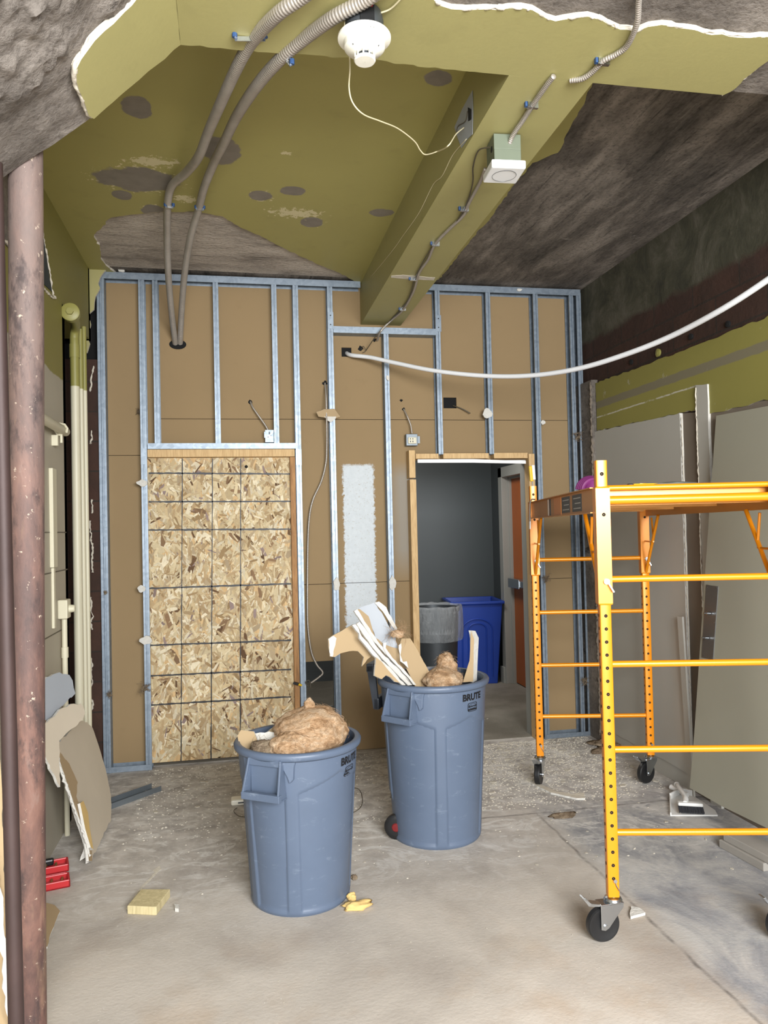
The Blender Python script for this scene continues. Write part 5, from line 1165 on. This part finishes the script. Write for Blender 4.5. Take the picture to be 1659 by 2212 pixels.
# local frame: x = across the end, y = along the deck
posts = [(0, 0), (Wu, 0), (0, Lv), (Wu, Lv)]
hw = .0215
def postmesh():
    bb = B(); z0, z1 = .165, 1.812
    bb.box((-hw, -hw, z0), (hw, hw, z1)); return bb
for (px_, py_) in posts:
    b = B(); cc = .005; oc = [(-hw + cc, -hw), (hw - cc, -hw), (hw - cc * .3, -hw + cc * .3), (hw, -hw + cc), (hw, hw - cc), (hw - cc * .3, hw - cc * .3), (hw - cc, hw), (-hw + cc, hw), (-hw + cc * .3, hw - cc * .3), (-hw, hw - cc), (-hw, -hw + cc), (-hw + cc * .3, -hw + cc * .3)]
    b.prism([Vector((px_ + u, py_ + v, .165)) for u, v in oc], (0, 0, 1.647)); z = .235; k = 0
    while z < 1.25:
        for s_ in ((-1, 1)):
            b.lathe([(.0068, -.0002), (.0062, .0006), (.001, .0006)], 14, (px_, py_ + s_ * (hw), z), 1, Matrix.Rotation(PI / 2 * (1 if s_ < 0 else -1), 4, 'X'))
            b.lathe([(.0068, -.0002), (.0062, .0006), (.001, .0006)], 14, (px_ + s_ * hw, py_, z), 1, Matrix.Rotation(PI / 2 * s_, 4, 'Y'))
        z += .0493
    for z in (1.76,):
        b.lathe([(.0075, -.0002), (.0075, .0006), (.001, .0006)], 14, (px_, py_ - hw, z), 1, Matrix.Rotation(PI / 2, 4, 'X'))
    po = b.build('post', ['yellow', 'blackhole'], root, True, 30, local=True)
    sw_ = .0275
    b = B(); z0, z1 = 1.262, 1.712
    b.prism([Vector((px_ - sw_, py_ - sw_, z1)), Vector((px_ + sw_, py_ - sw_, z1)), Vector((px_ + sw_, py_ - sw_, z0)), Vector((px_ - sw_, py_ - sw_, z0))], (0, 2 * sw_, 0)); sl_ = b.build('deck_sleeve', 'yellow', root, local=True, bevel=.006)
    b = B(); b.lathe([(.007, 0), (.007, .0008), (.001, .0008)], 14, (px_ + .002, py_ - sw_, 1.605), 0, Matrix.Rotation(PI / 2, 4, 'X')); b.build('pin_hole', 'blackhole', sl_, local=True)
    b = B(); b.tube([(px_ + .004, py_ - sw_ - .012, 1.352), (px_ + .004, py_ + sw_ + .004, 1.352)], .011, 14); b.bar((px_ + .006, py_ - sw_ - .012, 1.352), (px_ + .028, py_ - sw_ - .016, 1.312), .010, .005); b.build('lock_pin', 'steel', sl_, True, local=True)
    # base socket with spring clip and caster
    b = B(); b.tube([(px_ + .005, py_ - hw - .002, .228), (px_ + .005, py_ - hw - .008, .228)], .007, 10); b.tube(cr([(px_ + .005, py_ - hw - .004, .222), (px_ + .012, py_ - hw - .006, .205), (px_ + .02, py_ - hw - .004, .19)], 4), .0018, 6); b.build('spring_clip', 'steel', po, True, local=True)
def caster(px_, py_, yaw, lock=False):
    Mc = Matrix.Translation((px_, py_, 0)) @ Matrix.Rotation(yaw, 4, 'Z'); b = B(); R = .0635
    wc = Vector((-.045, 0, R))
    b.lathe([(.001, -.012), (.02, -.014), (.04, -.012), (.052, -.016), (.06, -.016), (R, -.01), (R, .01), (.06, .016), (.052, .016), (.04, .012), (.02, .014), (.001, .012)], 48, (0, 0, 0), 0, Matrix.Rotation(PI / 2, 4, 'X'))
    b.v = [Mc @ (p + wc) for p in b.v]; ca = b.build('caster', 'rubber', root, True, 30, local=True)
    b = B()
    for s_ in (-1, 1):
        b.prism([Mc @ Vector(p) for p in [(-.062, s_ * .022, .052), (-.045, s_ * .022, .048), (-.030, s_ * .022, .056), (.03, s_ * .022, .128), (.03, s_ * .022, .142), (-.062, s_ * .022, .142)]], Mc.to_3x3() @ Vector((0, s_ * .003, 0)))
    b.box((-.062, -.025, .139), (.032, .025, .144), 0, Mc); b.tube([Mc @ Vector((-.045, -.03, R)), Mc @ Vector((-.045, .03, R))], .008, 10)
    b.build('fork', 'steel', ca, local=True, bevel=.001)
    b = B(); b.lathe([(.001, .144), (.033, .144), (.035, .150), (.03, .158), (.016, .162), (.015, .20), (.001, .2)], 24, Mc @ Vector((0, 0, 0))); b.build('swivel_head', 'steel', ca, True, local=True)
    b = B(); b.prism([Mc @ Vector(p) for p in [(-.055, -.02, .144), (-.095, -.018, .150), (-.12, -.015, .172), (-.128, -.012, .170), (-.105, -.016, .140), (-.06, -.02, .136)]], Mc.to_3x3() @ Vector((0, .034, 0))); b.build('brake_lever', 'steel', ca, local=True, bevel=.001)
caster(0, 0, .25); caster(Wu, 0, .2); caster(0, Lv, 1.2); caster(Wu, Lv, .6)
for ye in (0, Lv):
    for z in (.400, .712, 1.035, 1.358):
        b = B(); b.tube([(hw - .004, ye, z), (Wu - hw + .004, ye, z)], .0125, 16); b.build('rung', 'yellow', root, True, local=True)
    b = B(); yy = ye - .0 ; b.tube([(.026, yy, 1.660), (Wu - .026, yy, 1.660)], .0165, 18); b.build('top_rail', 'yellow', root, True, local=True)
# deck: side channels, plywood, cross rails
for sx, s_ in ((-.0, -1), (Wu, 1)):
    b = B(); xw = sx + s_ * .010; zb, zt2 = 1.612, 1.712
    b.box((xw - .002, .028, zb), (xw + .002, Lv - .028, zt2)); b.box((min(xw, xw + s_ * .026), .028, zt2 - .004), (max(xw, xw + s_ * .026), Lv - .028, zt2)); b.box((min(xw, xw + s_ * .026), .028, zb), (max(xw, xw + s_ * .026), Lv - .028, zb + .004))
    scn = b.build('side_channel', 'yellow_dull', root, local=True)
    if s_ < 0:
        for y0, y1 in ((.30, .50), (.56, .76)):
            b = B(); b.box((xw - .0035, y0, zb + .014), (xw - .002, y1, zt2 - .012)); st_ = b.build('sticker', 'sticker', scn, local=True)
            b = B()
            for k in range(3): b.box((xw - .0042, y0 + .02, zb + .026 + k * .022), (xw - .0035, y1 - .03 - .03 * (k % 2), zb + .0305 + k * .022))
            b.build('sticker_print', 'print', st_, local=True)
        for y0, y1, m_ in ((.78, .98, 'yellow'), (1.08, 1.12, 'sticker'), (1.15, 1.17, 'white2')):
            b = B(); b.box((xw - .0035, y0, zb + .008), (xw - .002, y1, zt2 - .006)); b.build('sticker', m_, scn, local=True)
    for y0, y1 in ((.03, .30), (Lv - .03, Lv - .30)):
        b = B(); b.tube([(sx, y0 + (.0 if y0 < 1 else 0), 1.275), (sx, y1, 1.612)], .009, 10); b.build('diagonal_brace', 'yellow', root, True, local=True)
        ym_ = y0 + (y1 - y0) * .62; b = B(); b.tube(cr([(sx, ym_, 1.46), (sx + .0, ym_ * .6 + y0 * .4, 1.458), (sx, y0, 1.46)], 3), .005, 8); b.tube([(sx, ym_, 1.485), (sx, ym_ - (y1 - y0) * .10, 1.6)], .006, 8); b.build('brace_tie', 'yellow', root, True, local=True)
b = B(); b.box((.014, .04, 1.700), (Wu - .014, Lv - .04, 1.714)); b.build('deck_board', 'plywood', root, local=True)
for y0 in (.08, Lv / 3, 2 * Lv / 3, Lv - .05):
    b = B(); b.box((.012, y0 - .015, 1.640), (Wu - .012, y0 + .015, 1.699)); b.build('cross_rail', 'yellow_dull', root, local=True)
for y0 in (-.0, Lv):
    b = B(); b.tube([(.026, y0 + .03, 1.708), (Wu - .026, y0 + .03, 1.708)], .011, 14); b.build('deck_end_rail', 'yellow', root, True, local=True)
DZ = 1.7145
def dk(u, v, z=0): return FL + udir * u + vdir * v + Vector((0, 0, DZ + z))
# things left on the deck
p = dk(.06, .42, .0)
b = B(); q = random.Random(6)
for k in range(4):
    r = .052 + .004 * k; b.tube([p + Vector((math.cos(t) * r, -.012 + .008 * k + math.sin(t * 2) * .004, abs(math.sin(t)) * r * .8 + .008)) for t in [PI * i / 14 for i in range(15)]], .010, 8)
b.lathe([(.001, .05), (.03, .044), (.045, .02), (.05, 0.004)], 20, p)
tag(b.build('strap_bundle', 'magenta', None, True), 'bundle of magenta strap on the scaffold deck behind the near post', 'strap')
p = dk(.20, .18, .008)
root2 = thing('utility_knife', 'yellow handled knife with a black end lying on the scaffold deck', 'knife', tuple(p))
b = B(); b.bar(p + udir * -.03, p + udir * .07, .022, .014); b.build('grip', 'toolyellow', root2, bevel=.004)
b = B(); b.bar(p + udir * -.052, p + udir * -.03, .024, .016); b.build('end_cap', 'black', root2, bevel=.004)
b = B()
for i in range(2): pass
lump('rag', 'dull grey green rag lying on the scaffold deck right of the knife', tuple(dk(.36, .20, .008)), (.10, .05, .012), 'cloth', 31, cat='rag', sub=3, amp=.3, fuzz=0)
pt_ = dk(0, Lv, 0); pt_.z = 1.812
root2 = thing('putty_knife', 'yellow handled scraper standing in the top of the far scaffold post', 'scraper', tuple(pt_))
b = B(); b.bar(pt_ + Vector((0, 0, -.01)), pt_ + Vector((0, 0, .035)), .006, .004); b.build('shaft', 'steel', root2)
b = B(); b.bar(pt_ + Vector((-.006, 0, .03)), pt_ + Vector((-.012, 0, .125)), .018, .02); b.build('handle', 'toolyellow', root2, bevel=.004)
b = B(); b.bar(pt_ + Vector((.009, -.002, .04)), pt_ + Vector((.005, -.002, .13)), .012, .02); b.build('clear_face', 'white2', root2, bevel=.003)
b = B(); b.tube(cr([dk(-.012, Lv - .18, .01), dk(-.04, Lv - .18, -.0), dk(-.045, Lv - .17, -.12)], 4), .004, 8); cl_ = b.build('hook_wire', 'steel', None, True); 
b = B(); b.bar(dk(-.046, Lv - .17, -.12), dk(-.047, Lv - .17, -.165), .012, .006); b.build('hook_tip', 'white2', cl_); tag(cl_, 'thin wire hook hanging over the scaffold side channel near the far post', 'hook')

# ================================================================== RIGHT SIDE
# big grey leaf leaning on the right wall
base1 = PZ(1487, 1716, .0); base2 = PZ(1562, 1772, 0)
dirb = (Vector((2.44, 3.35, 0)) - Vector((2.50, 4.06, 0))).normalized()
pb0 = Vector((2.40, 4.00, .0)); topp = Vector((XR - .035, 3.75, 2.16))
nrm = dirb.cross((topp - pb0)).normalized()
o = slab('leaning_door', [(1547, 898), (1659, 877), (1760, 858), (1775, 1830), (1659, 1790), (1560, 1742), (1490, 1702), (1500, 1580), (1520, 1280)], pb0, nrm, .022, ['doorgrey', 'doorgrey', 'doorgrey'], None, 0, 1, 1)
tag(o, 'large plain warm grey door leaf leaning against the right wall', 'door leaf')
nv = nrm if nrm.dot(CAMP - pb0) > 0 else -nrm
o2 = slab('steel_plate', [(1525, 1263), (1551, 1267), (1540, 1426), (1515, 1420)], pb0 + nv * .004, nrm, .0035, ['glassgrey'] * 3, o, 0, 1, 1)
for px, py in [(1534, 1325), (1530, 1378)]:
    c = atp(px, py, pb0 + nv * .006, nrm); bb = B(); bb.tube([c, c + nv * .02], .009, 10); bb.tube([c + nv * .02, c + nv * .035], .004, 8); bb.build('bolt', 'steel', o2, True)
for px, py in [(1528, 1268), (1548, 1270), (1519, 1416), (1537, 1421), (1543, 1345)]:
    c = atp(px, py, pb0 + nv * .005, nrm); bb = B(); bb.tube([c, c + nv * .002], .003, 8); bb.build('screw_head', 'steel', o2, True)
# boards under it
def plank(px0, px1, z0, h, w_, label, off=0):
    a = PZ(*px0, z0); c = PZ(*px1, z0); d = (c - a).normalized(); s_ = Vector((-d.y, d.x, 0)); s_ = s_ if s_.x > 0 else -s_
    bb = B(); bb.prism([a, c, c + s_ * w_, a + s_ * w_], (0, 0, h)); return tag(bb.build('plank', 'stone', None, bevel=.004), label, 'plank')
plank((1553, 1830), (1650, 1884), 0, .038, .13, 'bottom plank of the weathered stack under the leaning door leaf')
plank((1562, 1815), (1662, 1868), .039, .036, .12, 'top plank of the weathered stack under the leaning door leaf')
# strip leaning in the corner behind
a = rx(1470, 1332, XR - .05); c = rx(1487, 1470, XR - .05)
b = B(); b.bar(a, Vector((a.x - .0, c.y, .0)) , .05, .012, 0, (1, 0, 0)); tag(b.build('wall_strip', 'greyface'), 'narrow grey strip of board propped upright against the right wall panel', 'board strip')
# dustpan and brush
dp = PZ(1500, 1745, 0)
root = thing('dustpan', 'dusty white dustpan on the floor in front of the leaning door leaf', 'dustpan', tuple(dp))
c4 = [PZ(1449, 1763, 0), PZ(1551, 1763, 0), PZ(1545, 1752, 0), PZ(1500, 1722, 0), PZ(1470, 1716, 0), PZ(1448, 1728, 0)]
b = B(); b.prism(c4, (0, 0, .006)); b.bar(c4[3] + Vector((0, 0, .02)), c4[4] + Vector((0, 0, .02)), .01, .035); b.bar(c4[4] + Vector((0, 0, .02)), c4[5] + Vector((0, 0, .02)), .01, .035); b.bar(c4[5] + Vector((0, 0, .015)), c4[0] + Vector((0, 0, .008)), .008, .022); b.build('pan_body', 'panwhite', root, bevel=.002)
h0 = PZ(1485, 1718, .02); h1 = PZ(1450, 1700, .03); b = B(); b.tube([h0, h0 * .5 + h1 * .5, h1], [.014, .012, .016], 12); b.build('pan_handle', 'panwhite', root, True)
bc = PZ(1492, 1745, .03); bd = (PZ(1525, 1750, .03) - PZ(1462, 1742, .03)); L_ = bd.length; bd.normalize()
root = thing('hand_brush', 'white hand brush with dark bristles lying in the dustpan', 'brush', tuple(bc))
a = PZ(1464, 1735, .05); c = PZ(1518, 1738, .05)
b = B(); b.bar(a, c, .035, .018); b.build('brush_block', 'panwhite', root, bevel=.005)
b = B(); q = random.Random(1); dl = (c - a); dn_ = Vector((dl.y, -dl.x, 0)).normalized(); dn_ = dn_ if dn_.y < 0 else -dn_
for i in range(26):
    for j in range(4):
        s_ = a + dl * (.02 + .96 * i / 25) + Vector((0, 0, -.004 - j * .004)); b.tube([s_, s_ + dn_ * .055 + Vector((q.uniform(-.003, .003), 0, -.022 + .002 * j))], [.0026, .0016], 4)
b.build('bristles', 'bristle', root, True)
b = B(); hh0 = a * .7 + c * .3; b.tube(cr([hh0, PZ(1480, 1722, .06), PZ(1466, 1700, .065), PZ(1462, 1695, .06)], 5), [.016] * 5 + [.013] * 5 + [.012] * 5 + [.016], 12); b.build('brush_handle', 'panwhite', root, True)

# ================================================================== FLOOR DEBRIS
def floor_item(name, pxs, h, mats, label, cat, seed=1, jg=.003, mm=(0, 1, 1)):
    P_ = flat(jag([PZ(*p, h) for p in pxs], jg, .02, seed), (0, 0, 1), (0, 0, h)); bb = B(); bb.prism(P_, (0, 0, -h + .001), *mm); return tag(bb.build(name, mats), label, cat)
floor_item('plaster_strip', [(1150, 1693), (1165, 1692), (1200, 1708), (1235, 1715), (1262, 1712), (1264, 1724), (1245, 1724), (1190, 1712)], .012, ['plaster', 'gypsum'], 'long curled white plaster strip on the floor between the far scaffold casters', 'plaster strip')
floor_item('gypsum_shard', [(1363, 1957), (1380, 1960), (1394, 1971), (1380, 1975), (1362, 1980)], .012, ['gypsum', 'gypsum'], 'white triangular gypsum shard on the floor right of the near scaffold caster', 'gypsum shard')
lump('foam_scrap', 'torn yellow foam scrap on the floor at the foot of the shorter trash can', tuple(PZ(772, 1955, .012)), (.055, .028, .016), 'foam', 41, cat='foam scrap', sub=3, amp=.6, fuzz=0)
lump('foam_scrap', 'small upright curl of foam beside the torn yellow foam scrap', tuple(PZ(760, 1938, .015)), (.018, .014, .018), 'foam', 42, cat='foam scrap', sub=3, amp=.5, fuzz=0)
lump('insulation_crumb', 'small grey crumb on the floor just right of the shorter trash can', tuple(PZ(765, 1895, .01)), (.014, .012, .012), 'insul2', 43, cat='crumb', sub=3, amp=.5, fuzz=0)
floor_item('gypsum_shard', [(376, 1952), (388, 1954), (386, 1963), (378, 1962)], .015, ['gypsum', 'gypsum'], 'white gypsum crumb on the floor right of the wood block', 'gypsum shard')
floor_item('paper_strip', [(330, 1880), (345, 1870), (348, 1878), (300, 1925), (275, 1965), (272, 1962), (300, 1920), (335, 1885)], .002, ['plaster', 'plaster'], 'thin curled pale strip on the floor left of the shorter trash can', 'paper strip')
lump('debris_pile', 'low heap of torn brown paper against the wall behind the far scaffold leg', tuple(PZ(1330, 1612, .01)), (.16, .12, .03), 'insul2', 44, cat='debris', sub=4, amp=.7, fuzz=20)
lump('debris_pile', 'flattened insulation scrap on the slab joint left of the near scaffold post', tuple(PZ(1215, 1762, .004)), (.07, .03, .010), 'insul2', 45, cat='debris', sub=3, amp=.6, fuzz=20)
# small white device with its cable behind the shorter can
p = PZ(518, 1735, .0)
root = thing('plastic_device', 'small white plastic device with slots on the floor behind the shorter trash can', 'device', tuple(p))
b = B(); b.box((-.05, -.04, 0), (.05, .04, .032)); b.build('case', 'white', root, local=True, bevel=.01)
b = B(); b.box((-.01, -.041, .012), (.04, -.0395, .02)); b.build('slot', 'greyblack', root, local=True)
cable('thin_cable', 'thin loop of wire on the floor between the two trash cans', [PZ(752, 1700, .004), PZ(775, 1705, .004), PZ(783, 1725, .004), PZ(778, 1745, .004), PZ(755, 1760, .004)], .0018, 'wiredark')
cable('thin_cable', 'thin wire curling from the small white device', [PZ(512, 1745, .004), PZ(505, 1752, .004), PZ(515, 1762, .004), PZ(535, 1765, .004), PZ(560, 1760, .004)], .0018, 'wiredark')

# plaster chips: eight shapes, each chip an object
shapes = []
for k in range(8):
    q = random.Random(100 + k); bb = B(); n = 7 + k % 3
    o_ = [Vector((math.cos(2 * PI * i / n) * q.uniform(.55, 1.1), math.sin(2 * PI * i / n) * q.uniform(.3, .9), 0)) for i in range(n)]
    bb.prism(o_, (0, 0, .35), 0); me_o = bb.build('plaster_chip', 'plaster'); me = me_o.data; bpy.data.objects.remove(me_o); shapes.append(me)
def blocked(x, y):
    if (x - C1[0]) ** 2 + (y - C1[1]) ** 2 < .25 ** 2 or (x - C2[0]) ** 2 + (y - C2[1]) ** 2 < .30 ** 2: return True
    if x > 2.3 + (4.1 - y) * -.0 and y < 4.2: return True
    if x < -.6 and y > 3.8 or x < -.5 and y < 3.7: return True
    return False
q = random.Random(55)
zones = [(135, (1.3, 2.5), (4.25, 5.36), (.008, .034), 'white plaster chip on the dusty floor between the doorway and the far scaffold casters', 'plaster chips below the doorway'),
         (70, (-.5, 1.2), (4.55, 5.33), (.006, .022), 'pale plaster chip on the floor along the foot of the chipboard panel', 'plaster chips below the chipboard'),
         (45, (-.5, .75), (3.6, 4.5), (.003, .009), 'tiny plaster chip on the bare floor left of and between the trash cans', 'plaster chips around the cans'),
         (35, (1.2, 2.25), (3.0, 4.2), (.004, .014), 'plaster chip on the grey floor under the scaffold', 'plaster chips under the scaffold'),
         (20, (-.3, 1.3), (2.5, 3.3), (.002, .005), 'tiny crumb on the tan floor in the foreground', 'crumbs in the foreground'),
         (14, (1.35, 2.0), (5.6, 6.6), (.006, .012), 'white plaster chip on the hallway carpet', 'plaster chips in the hallway')]
for n, xr_, yr_, sr, lb, gp_ in zones:
    k = 0
    while k < n:
        x_ = q.uniform(*xr_); y_ = q.uniform(*yr_)
        if gp_.endswith('doorway') and q.random() < .4: y_ = q.uniform(4.7, 5.36)
        if blocked(x_, y_): k += 1; continue
        o = bpy.data.objects.new('plaster_chip', shapes[q.randrange(8)]); COL.objects.link(o)
        s_ = sr[0] + (sr[1] - sr[0]) * q.random() ** 2.2; o.location = (x_, y_, .001 + (.002 if y_ > YB else 0)); o.scale = (s_, s_, s_ * .6); o.rotation_euler = (q.uniform(-.1, .1), q.uniform(-.1, .1), q.uniform(0, 6.3))
        tag(o, lb, 'plaster chip', gp_); k += 1
# powder and crumbs too fine to count
q = random.Random(77); b = B()
for i in range(6500):
    u = q.random(); x_ = q.uniform(1.15, 2.5) if u < .6 else q.uniform(-.6, 2.2); y_ = 5.36 - (q.random() ** 1.5) * (1.25 if u < .93 else 2.0)
    if blocked(x_, y_): continue
    s_ = q.uniform(.0015, .0085); z = .001
    b.add([(x_ + s_ * q.uniform(.6, 1.2), y_, z), (x_, y_ + s_ * q.uniform(.5, 1), z), (x_ - s_, y_ + s_ * .1, z), (x_ - s_ * .2, y_ - s_ * .8, z), (x_, y_, z + s_ * .5)], [(0, 1, 4), (1, 2, 4), (2, 3, 4), (3, 0, 4)])
tag(b.build('plaster_crumbs', 'plaster'), 'fine white plaster crumbs scattered over the floor toward the back wall', 'crumbs', kind='stuff')
